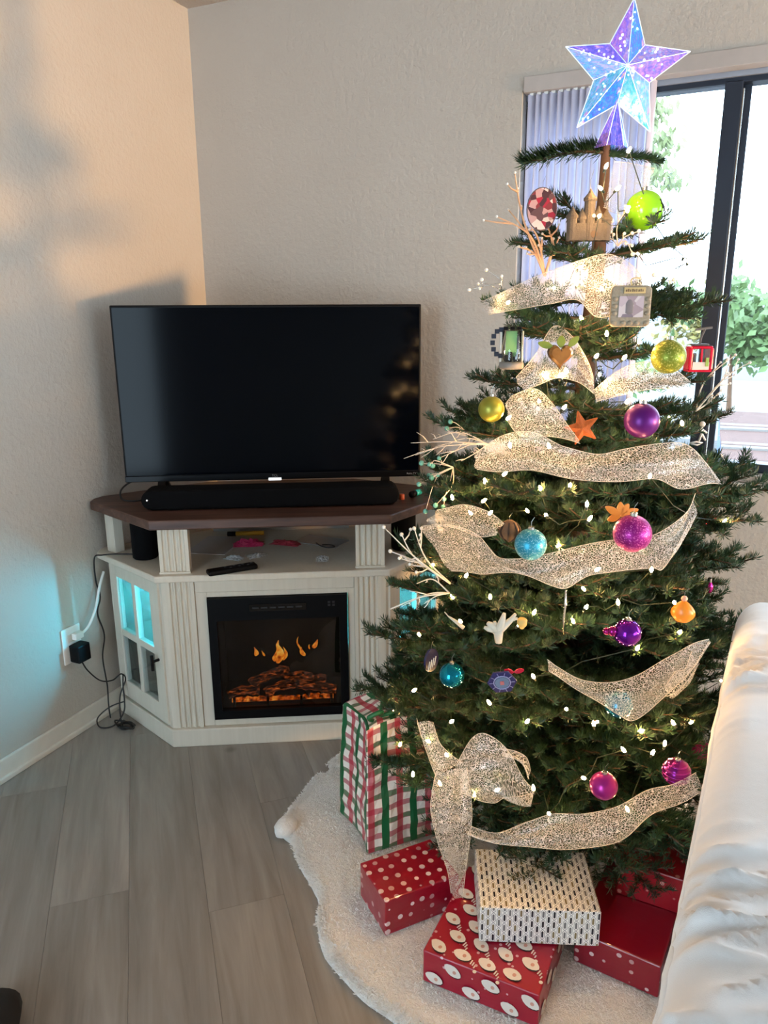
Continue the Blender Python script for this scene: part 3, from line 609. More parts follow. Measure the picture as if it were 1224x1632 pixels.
# ------------------------------------------------------------------ outlet, plugs, cords
ou = thing('wall_outlet', 'white double wall outlet plate near the baseboard', 'outlet', (0, -.842, .318))
obj('plate', MB().box(0, .006, -.039, .039, -.062, .062), PLW, ou, bevel=.003)
for z in (-.024, .024): obj('socket', MB().box(.006, .0075, -.017, .017, z - .014, z + .014), plain('ivory_socket', (214, 208, 196), .4), ou, bevel=.001)
ad = thing('power_adapter', 'square black power adapter plugged into the wall outlet', 'adapter', (.0082, -.836, .292))
obj('adapter_case', MB().box(0, .042, -.026, .026, -.030, .030), BLACKM, ad, bevel=.004)
def cord(name, label, pts, r, mat, n=8, cat='cord'):
    o = obj(name, MB().tube(cat_rom(pts, n), r, 6), mat, smooth=True, origin=pts[0]); return tag(o, label, cat)
cord('adapter_cord', 'thin black cord drooping from the black adapter to the floor bundle', [(.03, -.836, .262), (.035, -.82, .22), (.045, -.78, .165), (.06, -.74, .15), (.075, -.715, .165), (.08, -.70, .14), (.07, -.72, .09), (.075, -.735, .05), (.09, -.75, .012), (.12, -.775, .006)], .0024, WIREB)
wp = thing('white_power_plug', 'white flat plug and cord going up behind the stand', 'plug', (.0082, -.832, .345))
obj('plug_head', MB().box(0, .02, -.013, .022, -.010, .012), PLW, wp, bevel=.003)
obj('plug_cord', MB().tube(cat_rom([(.012, .02, .002), (.016, .05, .02), (.018, .085, .07), (.012, .115, .13), (.01, .145, .18)], 6), .0048, 6), PLW, wp, smooth=True)
cord('speaker_cord', 'thin black cord hanging from the speaker shelf to the floor', [stw(-.09, .19, .606), stw(-.17, .205, .606), stw(-.225, .205, .604), stw(-.262, .235, .585), stw(-.27, .25, .5), stw(-.262, .252, .44), stw(-.276, .25, .38), stw(-.262, .252, .30), stw(-.272, .24, .22), stw(-.262, .225, .12), stw(-.26, .21, .05), stw(-.255, .20, .008)], .0026, WIREB)
rnd = random.Random(12); tang = [(.095, -.745, .006)]
for k in range(16):
    a = k * 1.9; tang.append((.115 + .05 * math.cos(a) * rnd.uniform(.3, 1) + .02, -.775 + .032 * math.sin(a) * rnd.uniform(.4, 1), .006 + .018 * rnd.random()))
cord('cord_bundle', 'tied bundle of black cord on the floor by the stand', tang, .0030, WIREB, 5)
cord('cord_loop', 'loose black loop of cord leaning against the baseboard', [(.10, -.735, .075), (.06, -.765, .06), (.035, -.80, .03), (.055, -.812, .006), (.09, -.785, .006), (.105, -.75, .04), (.10, -.735, .08), (.085, -.72, .12), (.08, -.71, .16)], .0026, WIREB)

# task lamp on a side table across the room: its warm beam passes the tree and lights the corner wall
sd = thing('side_table', 'small round wooden side table beyond the sofa', 'table', (6.2, -.55, 0))
obj('table_top', MB().lathe([(.22, .53), (.225, .54), (.225, .575), (.22, .58)], 28), WOODTOP, sd); obj('table_leg', MB().tube([(0, 0, 0.02), (0, 0, .55)], .025, 10), WOODTOP, sd); obj('table_foot', MB().lathe([(.16, 0), (.16, .015), (.03, .03)], 24), WOODTOP, sd)
lp = thing('task_lamp', 'task lamp with a warm beam standing on the side table', 'lamp', (6.2, -.50, .58))
obj('lamp_base', MB().lathe([(.08, 0), (.085, .012), (.02, .03), (.012, .05), (.012, .12)], 20), BLACKM, lp, smooth=True)
head = obj('reflector', MB().lathe([(.11, .09), (.10, .03), (.07, -.02), (.03, -.04)], 24, (0, 0, .15), (-1, -.01, .12)), plain('brass_reflector', (170, 140, 90), .4, metal=.8), lp, smooth=True)
ld_ = bpy.data.lights.new('task_lamp_bulb', 'SPOT'); ld_.energy = 950; ld_.color = (1.0, .56, .21); ld_.spot_size = math.radians(48); ld_.spot_blend = .5; ld_.shadow_soft_size = .22
lo_ = link('lamp_bulb', ld_, lp, (-.10, .0, .165)); lo_.rotation_euler = Vector((-1, .03, .14)).to_track_quat('-Z', 'Y').to_euler()

# shoe at the picture edge
sh = thing('shoe', 'black rounded shoe toe resting on the laminate floor', 'shoe', (.735, -1.815, 0), math.radians(125))
def shoe_rows(sc, z0, zf):
    rows = []
    for i in range(13):
        u = i / 12; x = -.14 + .28 * u; w = (.036 + .014 * math.sin(u * 3.1) + (.008 if u > .55 else 0)) * (1 if u < .9 else math.sqrt(max(.05, 1 - ((u - .9) / .1) ** 2)))
        if i == 0: w *= .6
        h = zf(u); rows.append([(x, w * sc * math.sin(a), z0 + h * max(0, math.cos(a)) ** .6 if abs(a) < 1.57 else z0) for a in [(-1 + 2 * j / 10) * 1.57 for j in range(11)]])
    return rows
obj('upper', MB().grid(shoe_rows(1, .018, lambda u: .085 - .045 * u if u < .92 else .036 - .2 * (u - .92))), plain('black_suede', (24, 24, 26), .9), sh, smooth=True)
obj('sole', MB().prism([(-.145 + .29 * i / 20, -(.05 - .04 * abs(i / 10 - 1) ** 4)) for i in range(21)] + [(-.145 + .29 * i / 20, .05 - .04 * abs(i / 10 - 1) ** 4) for i in range(20, -1, -1)], 0, .02), BLACKM, sh, bevel=.003)

# ------------------------------------------------------------------ Christmas tree
TB = Vector((1.58, -0.72, 0.0))
def axis_at(z): return Vector((1.58 + .0135 * z, -.72 + .012 * z, z))
SOFA_LIM = lambda y: 1.985 + (y + .70) * 0.078       # x of the sofa side
tree = thing('christmas_tree', 'green noble fir Christmas tree with layered upswept branches', 'tree', TB)
tp = [axis_at(z) - TB + Vector((.004 * math.sin(z * 9), .004 * math.cos(z * 7), 0)) for z in (.05, .3, .6, .9, 1.2, 1.45, 1.6, 1.74)]
obj('trunk', MB().tube(cat_rom(tp, 3), [.042 - .034 * i / 21 for i in range(22)], 10), BARK, tree, smooth=True)

def branch_mesh(L, seed, leader=False):
    rnd = random.Random(seed); wood = MB(); nd = MB(); V = nd.v; F = nd.f
    def needles(P, dens, ln, start=0.0):
        tot = 0
        for i in range(len(P) - 1):
            a, b = P[i], P[i + 1]; seg = b - a; l = seg.length; d = seg.normalized()
            sx = d.cross(Vector((0, 0, 1))); sx = sx.normalized() if sx.length > .01 else Vector((0, 1, 0)); sz = sx.cross(d)
            for k in range(max(1, int(l * dens))):
                p = a + seg * rnd.random(); ph = rnd.gauss(0, 1.15) if rnd.random() < .8 else rnd.uniform(-3.1, 3.1)
                radial = sz * math.cos(ph) + sx * math.sin(ph); an = rnd.uniform(.62, 1.12)
                n_ = (d * math.cos(an) + radial * math.sin(an)).normalized(); q = n_ * ln * rnd.uniform(.7, 1.12)
                tip = p + q + sz * ln * .16; w = n_.cross(radial)
                w = (w if w.length > .05 else sx).normalized() * .0012; o = len(V); m = p + q * .55 + sz * ln * .03
                V.extend((tuple(p), tuple(m + w), tuple(tip), tuple(m - w))); F.append((o, o + 1, o + 2, o + 3))
    def stem(p0, d, l, up, n):
        P = [p0]; dd = d.copy()
        for i in range(n):
            dd = (dd + Vector((rnd.gauss(0, .05), rnd.gauss(0, .05), up / n + rnd.gauss(0, .03)))).normalized(); P.append(P[-1] + dd * l / n)
        return P
    main = stem(Vector((0, 0, 0)), Vector((1, 0, -.04)), L, .16 if not leader else -.3, 10)
    off = main[-1] - Vector((L, 0, 0))     # keep the tip on the local x axis
    main = [p - off * (i / 10) for i, p in enumerate(main)]
    wood.tube(main, [max(.0016, .0022 + .010 * L * (1 - i / 10)) for i in range(11)], 6)
    s0 = 2 if L > .3 else (1 if not leader else 0)
    needles(main[s0:], 1600 if not leader else 5200, .021 if not leader else .030)
    if not leader:
        k = .22 * L; side = 1
        while k < L * .97:
            i = min(9, int(k / L * 10)); f = k / L * 10 - i; p = main[i].lerp(main[i + 1], f); d = (main[i + 1] - main[i]).normalized()
            ang = rnd.uniform(.72, 1.05); sd = Vector((-d.y, d.x, 0)).normalized() * side
            tl = min(.20, (L - k) * rnd.uniform(.42, .66) + .035); td = (d * math.cos(ang) + sd * math.sin(ang) + Vector((0, 0, rnd.uniform(-.06, .2)))).normalized()
            tw_ = stem(p, td, tl, .14, 4); wood.tube(tw_, [.0022, .002, .0018, .0016, .0012], 5); needles(tw_, 1550, .020)
            if tl > .075:
                for sgn in (-1, 1):
                    for ff in ((1, 2) if tl > .12 else (2,)):
                        a2 = rnd.uniform(.6, .95); s2 = Vector((-td.y, td.x, 0)).normalized() * sgn
                        t2 = stem(tw_[ff], (td * math.cos(a2) + s2 * math.sin(a2) + Vector((0, 0, rnd.uniform(-.05, .15)))).normalized(), tl * rnd.uniform(.34, .5), .1, 3)
                        wood.tube(t2, .0013, 4); needles(t2, 1500, .018)
            side = -side; k += rnd.uniform(.020, .034) * (1 if L < .3 else 1.15)
    return wood.mesh('branch', TWIG, True), nd.mesh('needles', NEEDLE, False)
VAR = {}
for L in (.14, .20, .28, .38, .50): VAR[L] = [branch_mesh(L, int(L * 1000) + k) for k in range(2 if L < .3 else 3)]
LEAD = [branch_mesh(.16, 900 + k, True) for k in range(2)]
brnd = random.Random(21); NB = [0]
def branch(p0, p1, lead=False, roll=None):
    p0, p1 = Vector(p0), Vector(p1); d = p1 - p0; l = d.length
    if lead: m, base = LEAD[NB[0] % 2], .16
    else:
        base = min(VAR, key=lambda q: abs(math.log(q / l))); m = VAR[base][brnd.randrange(len(VAR[base]))]
    NB[0] += 1
    x = d.normalized(); y = Vector((0, 0, 1)).cross(x).normalized(); z = x.cross(y); s = l / base
    R = Matrix((x, y, z)).transposed() @ Matrix.Rotation(roll if roll is not None else brnd.uniform(-.35, .35), 3, 'X')
    o = link('branch', m[0], tree); o.matrix_local = Matrix.Translation(p0 - TB) @ R.to_4x4() @ Matrix.Diagonal((s, s, s, 1))
    link('needles', m[1], o)
    return o
def tip_branch(tip, rise=.22, lead=False):
    tip = Vector(tip); h = (tip - axis_at(tip.z)); h.z = 0; z0 = max(.14, tip.z - rise * h.length); branch(axis_at(z0), tip, lead)
# branches whose tips can be read off in the photo
for t in ((1.451, -0.796, 1.677), (1.712, -0.658, 1.679)): tip_branch(t, -.14, True)
for t in ((1.805, -0.650, 1.517), (1.742, -0.755, 1.550), (1.425, -0.765, 1.523), (1.568, -0.876, 1.486), (1.490, -0.604, 1.589), (1.668, -0.569, 1.546)): tip_branch(t, .15)
for t in ((1.410, -0.880, 1.384), (1.860, -0.593, 1.391), (1.746, -0.841, 1.288), (1.523, -0.961, 1.340), (1.692, -0.930, 1.309), (1.619, -0.974, 1.340), (1.399, -0.634, 1.411), (1.761, -0.418, 1.410)): tip_branch(t, .12)
for t in ((1.358, -0.816, 1.220), (1.824, -0.663, 1.215), (1.407, -0.575, 1.226), (1.676, -0.456, 1.192), (1.573, -0.983, 1.192)): tip_branch(t, .1)
for t in ((1.307, -0.861, 1.150), (1.870, -0.643, 1.159), (1.963, -0.569, 1.022), (1.832, -0.824, 1.121), (1.509, -1.022, 1.118), (1.672, -0.983, 1.184), (1.424, -1.005, 1.124), (1.724, -0.982, 1.125)): tip_branch(t, .16)
for t in ((1.289, -0.901, 1.017), (1.930, -0.507, 0.950), (1.211, -0.903, 0.819), (1.946, -0.555, 0.795), (1.195, -0.943, 0.736), (1.983, -0.581, 0.562), (1.145, -0.965, 0.605), (1.112, -0.969, 0.461), (1.154, -0.973, 0.280), (1.268, -1.075, 0.686), (1.241, -1.087, 0.484)): tip_branch(t, .2)
# whorl after whorl of branches all round the trunk
def env(z):
    Z = [0, .1, .25, .35, .45, .8, 1.02, 1.15, 1.4, 1.55, 1.69, 1.75]; R_ = [.40, .47, .52, .53, .51, .42, .41, .35, .27, .22, .16, .03]
    for i in range(len(Z) - 1):
        if z <= Z[i + 1]: return R_[i] + (R_[i + 1] - R_[i]) * (z - Z[i]) / (Z[i + 1] - Z[i])
    return .03
lev = [(.20, 12, -.10), (.29, 13, -.04), (.37, 13, .02), (.45, 13, .06), (.53, 12, .1), (.61, 12, .13), (.69, 12, .15), (.77, 11, .17), (.85, 10, .18), (.93, 9, .2), (1.01, 8, .2), (1.10, 6, .2)]
for i, (z, n, rise) in enumerate(lev):
    for k in range(n):
        a = 2 * math.pi * (k + .5 * (i % 2) + brnd.uniform(-.28, .28)) / n; rz = env(z) * brnd.uniform(.84, 1.0); zz = z + brnd.uniform(-.03, .03)
        tip = axis_at(zz) + Vector((math.cos(a), math.sin(a), 0)) * rz
        if tip.x > SOFA_LIM(tip.y) - .03 and tip.y < -.66 and zz < .82: tip.x = SOFA_LIM(tip.y) - .05
        branch(axis_at(max(.12, zz - rise * rz)), tip)
for k in range(46):      # shorter shoots between the whorls
    z = brnd.uniform(.25, 1.05); a = brnd.uniform(0, 6.283); rz = env(z) * brnd.uniform(.5, .78)
    branch(axis_at(z - .05), axis_at(z + .02) + Vector((math.cos(a), math.sin(a), 0)) * rz)

# tree stand
ts = thing('tree_stand', 'low beige tree stand under the lowest branches', 'tree stand', TB + Vector((0, 0, .016)))
obj('bowl', MB().lathe([(.17, 0), (.175, .012), (.13, .03), (.10, .10), (.095, .13), (.088, .13), (.085, .03), (.01, .025)], 28), plain('beige_plastic', (176, 148, 116), .5), ts, smooth=True)
for k in range(4):
    a = k * math.pi / 2 + .4; obj('clamp_screw', MB().tube([(math.cos(a) * .13, math.sin(a) * .13, .105), (math.cos(a) * .05, math.sin(a) * .05, .105)], .005, 8), SILVER, ts)

# fleece skirt
SKC = Vector((1.56, -.76))
SKP = [(0.897, -0.574), (0.877, -0.709), (0.879, -0.868), (0.884, -0.965), (0.905, -1.03), (0.96, -1.055), (1.0, -1.10), (1.064, -1.151), (1.125, -1.195), (1.15, -1.265), (1.215, -1.337), (1.3, -1.388), (1.40, -1.418), (1.52, -1.435), (1.64, -1.42), (1.76, -1.385), (1.86, -1.32)]
tab = sorted([(math.atan2(p[1] - SKC.y, p[0] - SKC.x), math.hypot(p[0] - SKC.x, p[1] - SKC.y)) for p in SKP])
def skr(a):
    a = (a + math.pi) % (2 * math.pi) - math.pi
    tb_ = [(-2 * math.pi + tab[-1][0], tab[-1][1])] + tab
    for i in range(len(tb_) - 1):
        if tb_[i][0] <= a <= tb_[i + 1][0]: r = tb_[i][1] + (tb_[i + 1][1] - tb_[i][1]) * (a - tb_[i][0]) / max(1e-6, tb_[i + 1][0] - tb_[i][0]); break
    else: r = .66
    lim = 9
    d = Vector((math.cos(a), math.sin(a)))
    if d.x > .05: lim = min(lim, (1.915 - SKC.x) / d.x)       # stop at the sofa
    # stop short of the stand
    for A_, B_ in ((stw(0, -.01, 0), stw(.70, -.01, 0)), (stw(.71, -.01, 0), stw(.96, .27, 0))):
        A2 = Vector(A_[:2]); B2 = Vector(B_[:2]); e = B2 - A2; den = d.x * e.y - d.y * e.x
        if abs(den) > 1e-6:
            w = A2 - SKC; t = (w.x * e.y - w.y * e.x) / den; u = (w.x * d.y - w.y * d.x) / den
            if t > 0 and -.05 < u < 1.05: lim = min(lim, t - .02)
    return min(r, lim)
FLEECE = fleece_mat(); sk = thing('tree_skirt', 'round cream fleece tree skirt spread on the floor', 'tree skirt', (SKC.x, SKC.y, 0))
NA, NR = 220, 44; mb = MB(); rows = []
def skz(x, y, f): 
    e = min(1, (1 - f) / .06); return .004 + .016 * math.sqrt(max(0, 1 - (1 - e) ** 2)) + .004 * noise.noise(Vector((x * 9, y * 9, 0))) + .0022 * noise.noise(Vector((x * 60, y * 60, 3)))
for i in range(NR + 1):
    f = (i / NR) ** .8; row = []
    for j in range(NA + 1):
        a = 2 * math.pi * j / NA; r = skr(a) * (1 + .012 * noise.noise(Vector((math.cos(a) * 9, math.sin(a) * 9, 1)))) * f; x, y = r * math.cos(a), r * math.sin(a)
        row.append((x, y, max(.002, skz(x + SKC.x, y + SKC.y, f))))
    rows.append(row)
rows.append([(p[0], p[1], .001) for p in rows[-1]])
obj('fleece', mb.grid(rows), FLEECE, sk, smooth=True)
fz = MB(); rnd = random.Random(5)
for k in range(26000):
    a = rnd.uniform(1.9, 5.6); f = math.sqrt(rnd.uniform(.25, 1)) if k % 3 else rnd.uniform(.96, 1.0); r = skr(a) * f; x, y = r * math.cos(a), r * math.sin(a); z = max(.002, skz(x + SKC.x, y + SKC.y, f)) - .001
    d = Vector((rnd.gauss(0, .7), rnd.gauss(0, .7), rnd.uniform(.3, 1))) + Vector((math.cos(a), math.sin(a), 0)) * (.8 if f > .95 else 0); d = d.normalized() * rnd.uniform(.006, .012); w = d.orthogonal().normalized() * .0012
    fz.add([(x, y, z), Vector((x, y, z)) + d * .6 + w, Vector((x, y, z)) + d, Vector((x, y, z)) + d * .6 - w], [(0, 1, 2, 3)])
o = obj('pile', fz, FLEECE, sk); o['kind'] = 'stuff'
lobe = MB().ball((-.638, -.262, .024), .030, 14, 9, (1.0, 1.3, .8)); lobe.v = [tuple(Vector(v) + Vector((1, 1, 1)) * .006 * noise.noise(Vector(v) * 40)) for v in lobe.v]
obj('folded_corner', lobe, FLEECE, sk, smooth=True)

# ------------------------------------------------------------------ presents
def gift(name, label, corner, ang, a, b, z0, h, mat, uv=False, bevel=.003, taper=None, lumps=.0015, sub=8, seed=0, group=None):
    t = thing(name, label, 'present', (corner[0], corner[1], z0), math.radians(ang), group)
    mb = MB(); uvs = []; fs = []
    faces = [((0, 0, 0), (a, 0, 0), (0, 0, h)), ((a, 0, 0), (0, b, 0), (0, 0, h)), ((a, b, 0), (-a, 0, 0), (0, 0, h)), ((0, b, 0), (0, -b, 0), (0, 0, h)), ((0, 0, h), (a, 0, 0), (0, b, 0)), ((0, b, 0), (a, 0, 0), (0, -b, 0))]
    for fi, (o_, u_, v_) in enumerate(faces):
        o_, u_, v_ = Vector(o_), Vector(u_), Vector(v_); nrm = u_.cross(v_).normalized(); g = []; ug = []
        for i in range(sub + 1):
            g.append([]); ug.append([])
            for j in range(sub + 1):
                p = o_ + v_ * (i / sub) + u_ * (j / sub); e = min(i, sub - i, j, sub - j) / (sub / 2)
                if taper: p = taper(p)
                if fi != 5: p = p + nrm * lumps * (noise.noise(p * 22 + Vector((seed, fi, 0))) * (1 if e > 0 else 0) - (0.4 if e > .4 else 0) * 0)
                g[-1].append(p); off = {4: h, 0: 0}.get(fi, 0)
                ug[-1].append((j / sub * u_.length + .013 * fi, i / sub * v_.length + off))
        mb.grid(g, ug)
    o = obj('wrapping', mb, mat, t, smooth=False)
    w = o.modifiers.new('weld', 'WELD'); w.merge_threshold = .0004
    if bevel:
        bv = o.modifiers.new('bevel', 'BEVEL'); bv.width = bevel; bv.segments = 2; bv.limit_method = 'ANGLE'; bv.angle_limit = math.radians(50)
    return t, o
RED1 = dots_mat('red_spotted_paper'); RED2 = dots_mat('crimson_spotted_paper', (134, 14, 36), (236, 214, 212), 34, .19); RED3 = dots_mat('glossy_red_spotted_paper', (150, 16, 30), (226, 170, 160), 34, .17)
gift('gift_box', 'red gift with white dots leaning against the plaid present', (1.318, -1.252), 50, .19, .135, .024, .092, RED1, seed=1)
t_, _ = gift('gift_box', 'crimson polka dot gift lying beside the sofa', (1.712, -1.15), -8, .175, .30, .024, .078, RED2, seed=2)
gift('gift_box', 'glossy red dotted gift stacked on the crimson one by the sofa', (1.778, -1.008), -4, .135, .18, .1035, .088, RED3, seed=3)
def plt(p):
    f = p.z / .36; return Vector((.02 * f + p.x * (1 - .10 * f * f) + .012 * math.sin(p.y * 20), p.y * (1 - .22 * f * f) + .045 * f, p.z * (1 - .25 * (p.y / .2) * 0) + .02 * math.sin(p.x * 18) * f))
t_, o_ = gift('gift_bag', 'tall plaid red green and white wrapped present under the branches', (1.17, -1.035), 47, .20, .19, .024, .33, plaid_mat(), taper=plt, lumps=.012, sub=12, seed=4, bevel=.006)
tiesr = obj('bow', MB().tube(cat_rom([(.05, .07, .335), (.03, .05, .36), (.06, .04, .375), (.07, .07, .35), (.09, .09, .375), (.11, .06, .36), (.07, .07, .345)], 5), .006, 6), plain('green_ribbon_bow', (20, 96, 56), .4), t_, smooth=True)
SP = swirl_paper_mat()
sg, so = gift('gift_box', 'red present printed with white bearded faces, under the silver one', (1.435, -1.325), -2.5, .243, .27, .024, .078, SP, seed=6)
WHP = plain('white_print', (226, 216, 206), .4); FACE = plain('peach_print', (206, 150, 132), .4); BLP = plain('dark_print', (40, 16, 24), .4)
def motif(o_, u_, v_, n_, x, y, ang, rnd, stripes):
    c, s = math.cos(ang), math.sin(ang)
    def P(a, b, k): 
        xx = x + a * c - b * s; yy = y + a * s + b * c
        return o_ + u_ * xx + v_ * yy + n_ * k
    pg = [P(.0175 * math.cos(q) * (1 + .12 * math.cos(2 * q)), .0130 * math.sin(q), .0007) for q in [2 * math.pi * i / 14 for i in range(14)]]
    m = obj('printed_motif', MB().slab(pg, n_, .0003), WHP, sg)
    obj('printed_shadow', MB().slab([P(.0175 * math.cos(q) + .003, .0130 * math.sin(q) - .002, .0002) for q in [2 * math.pi * i / 12 for i in range(12)]], n_, .0003), BLP, m)
    obj('printed_patch', MB().slab([P(.0045 + .004 * math.cos(q), .0045 * math.sin(q), .0011) for q in [2 * math.pi * i / 8 for i in range(8)]], n_, .0002), FACE, m)
    if stripes:
        for i in range(3): obj('printed_stripe', MB().slab([P(.022 + .005 * i, -.005 - .0035 * i * i * .5 + dy, .0006) if kx == 0 else P(.0245 + .005 * i, -.005 - .0035 * i * i * .5 + dy, .0006) for kx, dy in ((0, -.006 + .001 * i), (1, -.006 + .001 * i), (1, .005 - .001 * i), (0, .005 - .001 * i))], n_, .0003), WHP, m)
        obj('printed_pompom', MB().slab([P(.039 + .004 * math.cos(q), -.022 + .004 * math.sin(q), .0006) for q in [2 * math.pi * i / 8 for i in range(8)]], n_, .0003), WHP, m)
rnd = random.Random(3); X_, Y_, Z_ = Vector((1, 0, 0)), Vector((0, 1, 0)), Vector((0, 0, 1))
for i in range(6):
    for j in range(7):
        x = .026 + i * .052 + (.026 if j % 2 else 0); y = .022 + j * .040
        if x > .228: continue
        if .115 < y and x > .125: continue          # under the silver box
        motif(Vector((0, 0, .078 + .0012)), X_, Y_, Z_, x, y, -.35 + rnd.uniform(-.3, .3), rnd, (i + j) % 3 != 0)
for i in range(6):
    motif(Vector((0, -.0014, 0)), X_, Z_, -Y_, .026 + i * .040, .02 + .036 * (i % 2), -.3 + rnd.uniform(-.2, .2), rnd, False)
for i in range(6):
    motif(Vector((.243 + .0014, 0, 0)), Y_, Z_, X_, .03 + i * .042, .022 + .034 * (i % 2), -.3, rnd, False)
gift('gift_box', 'silver present with a dark link pattern on top of the red printed one', (1.535, -1.262), 20.5, .245, .175, .105, .085, silver_paper_mat(), lumps=.0006, seed=8)

# ------------------------------------------------------------------ slipcovered sofa
so_ = thing('sofa', 'wrinkled white slipcovered sofa alongside the tree', 'sofa', (1.968, -.70, 0), math.radians(-4.3))
SH = sheet_mat(); Ls, Ws, Hs = 1.75, .80, .745
prof = []
for i in range(10): prof.append((0.012 * (1 - i / 9) - .028 * (1 - i / 9), .03 + (Hs - .10) * i / 9))
for i in range(1, 9): a = math.pi / 2 * i / 8; prof.append((.052 - .052 * math.cos(a), Hs - .07 + .07 * math.sin(a)))
for i in range(1, 70): prof.append((.052 + (Ws - .104) * i / 69, Hs + .012 * math.sin(math.pi * i / 69)))
for i in range(1, 9): a = math.pi / 2 * i / 8; prof.append((Ws - .052 + .052 * math.sin(a), Hs - .07 + .07 * math.cos(a)))
for i in range(1, 6): prof.append((Ws, (Hs - .07) * (1 - i / 5) + .03))
rows = []; NS = 330
def wr(x, y, z):
    p = Vector((x, y, z)); wx = x + .10 * noise.noise(p * 5); wy = y + .05 * noise.noise(p * 4 + Vector((3, 1, 0)))
    def ridge(a, b, s_): return (1 - min(1, abs(noise.noise(Vector((a, b, s_)))) * 2.6)) ** 2.2
    env_ = .6 + 1.2 * noise.noise(Vector((x * 2.4, y * 2.0, 9)))
    return max(0, env_) * (.026 * ridge(wx * 4 + wy * 3 + 1.2 * noise.noise(p * 2), wy * 9 - wx * 8 + 1.5 * noise.noise(p * 3 + Vector((5, 2, 0))), 2) + .018 * ridge(wx * 4 + wy * 3, wy * 24 - wx * 13, 7)) + .012 * noise.noise(p * 2.6)
for i in range(NS + 1):
    y = -Ls * i / NS; e = min(1, (i / NS * Ls) / .06); rnd_ = .05 * (1 - math.sqrt(max(0, 1 - (1 - e) ** 2))); row = []
    calm = max(.12, min(1, (-y - .13) / .12))
    for (px_, pz_) in prof:
        sidev = px_ < .02 and pz_ < Hs - .075
        k = wr(px_, y, pz_) * calm * (.35 if sidev else 1)
        x = px_ + (rnd_ if px_ < .3 else -rnd_) * (1 if (px_ < .06 or px_ > Ws - .06) else 0); z = pz_ - (rnd_ if pz_ > Hs - .08 else 0)
        if sidev: x -= k
        else: z += k
        row.append((x, y, z))
    rows.append(row)
sm = MB().grid(rows); sm.f.append(tuple(range(len(prof)))[::-1]); nn_ = len(rows) - 1; sm.f.append(tuple(nn_ * len(prof) + i for i in range(len(prof))))
obj('cover', sm, SH, so_, smooth=True)
obj('piping', MB().tube([(.004 + (.05 * max(0, 1 - i / 4)), -.02 - (Ls - .04) * i / 60, Hs - .045 + .006 * noise.noise(Vector((i * .3, 0, 0)))) for i in range(61)], .0045, 6), SH, so_, smooth=True)
for a, b in ((.03, -.06), (.72, -.06), (.03, -1.68), (.72, -1.68)): obj('leg', MB().box(a, a + .05, b - .05, b, 0, .03), BLACKM, so_)

# ------------------------------------------------------------------ star topper
RX = Vector((rr.x, rr.y, 0)).normalized(); FWH = Vector((fw.x, fw.y, 0)).normalized()
star = thing('star_topper', 'iridescent five pointed light up star on top of the tree', 'star', (1.615, -0.701, 1.714))
SO = Vector(star.location); SC0 = Vector((1.629, -0.706, 1.856)) - SO
FILMS = [film_mat('film_cyan', (30, 170, 235), (90, 120, 250)), film_mat('film_violet', (140, 120, 240), (210, 150, 225)), film_mat('film_pale', (205, 205, 225), (120, 200, 240)), film_mat('film_teal', (30, 200, 210), (150, 215, 230)), film_mat('film_blue', (70, 90, 225), (150, 130, 240))]
tips = [Vector(p) - SO for p in ((1.641, -0.690, 1.993), (1.755, -0.639, 1.894), (1.690, -0.668, 1.741), (1.546, -0.733, 1.750), (1.516, -0.746, 1.904))]
inn = [SC0 + ((tips[i] + tips[(i + 1) % 5]) / 2 - SC0) * .56 for i in range(5)]
fr_, bk_ = SC0 - FWH * .035, SC0 + FWH * .035
LEDW = emit('star_led', (.72, .9, 1.0), 9.0); edge = plain('star_edge_plastic', (214, 226, 236), .2, Emission_Color=(.6, .8, 1, 1), Emission_Strength=.35); rnd = random.Random(8)
ring = []
for i in range(5): ring += [tips[i], inn[i]]
for i in range(10):
    a, b = ring[i], ring[(i + 1) % 10]
    for c_, sg_ in ((fr_, 0), (bk_, 1)):
        m = MB().add([c_, a, b] if sg_ else [c_, b, a], [(0, 1, 2)]); o = obj('facet', m, FILMS[[0, 1, 1, 2, 3, 0, 3, 2, 4, 1][(i + sg_ * 3) % 10]], star)
    obj('edge', MB().tube([a, b], .0011, 5), edge, star); obj('edge', MB().tube([fr_, a], .0008, 5), edge, star)
    for k in range(7):
        u, v = rnd.random(), rnd.random()
        if u + v > 1: u, v = 1 - u, 1 - v
        p = fr_ + (a - fr_) * u * .93 + (b - fr_) * v * .93 + FWH * .004
        obj('led', MB().ball((0, 0, 0), .0017 + .0011 * rnd.random(), 6, 4), LEDW, star).location = p
cb = [Vector((RX * math.cos(q) + FWH * math.sin(q)) * .036) + Vector((0, 0, -.005)) for q in [2 * math.pi * i / 6 for i in range(6)]]
apx = inn[2] + Vector((0, 0, .01))
for i in range(6): obj('cone_facet', MB().add([apx + (cb[i] - cb[0]) * 0, cb[i], cb[(i + 1) % 6]], [(0, 1, 2)]), FILMS[[4, 0, 4, 1, 4, 0][i]], star); 
for i in range(6): obj('edge', MB().tube([apx, cb[i]], .0009, 5), edge, star)

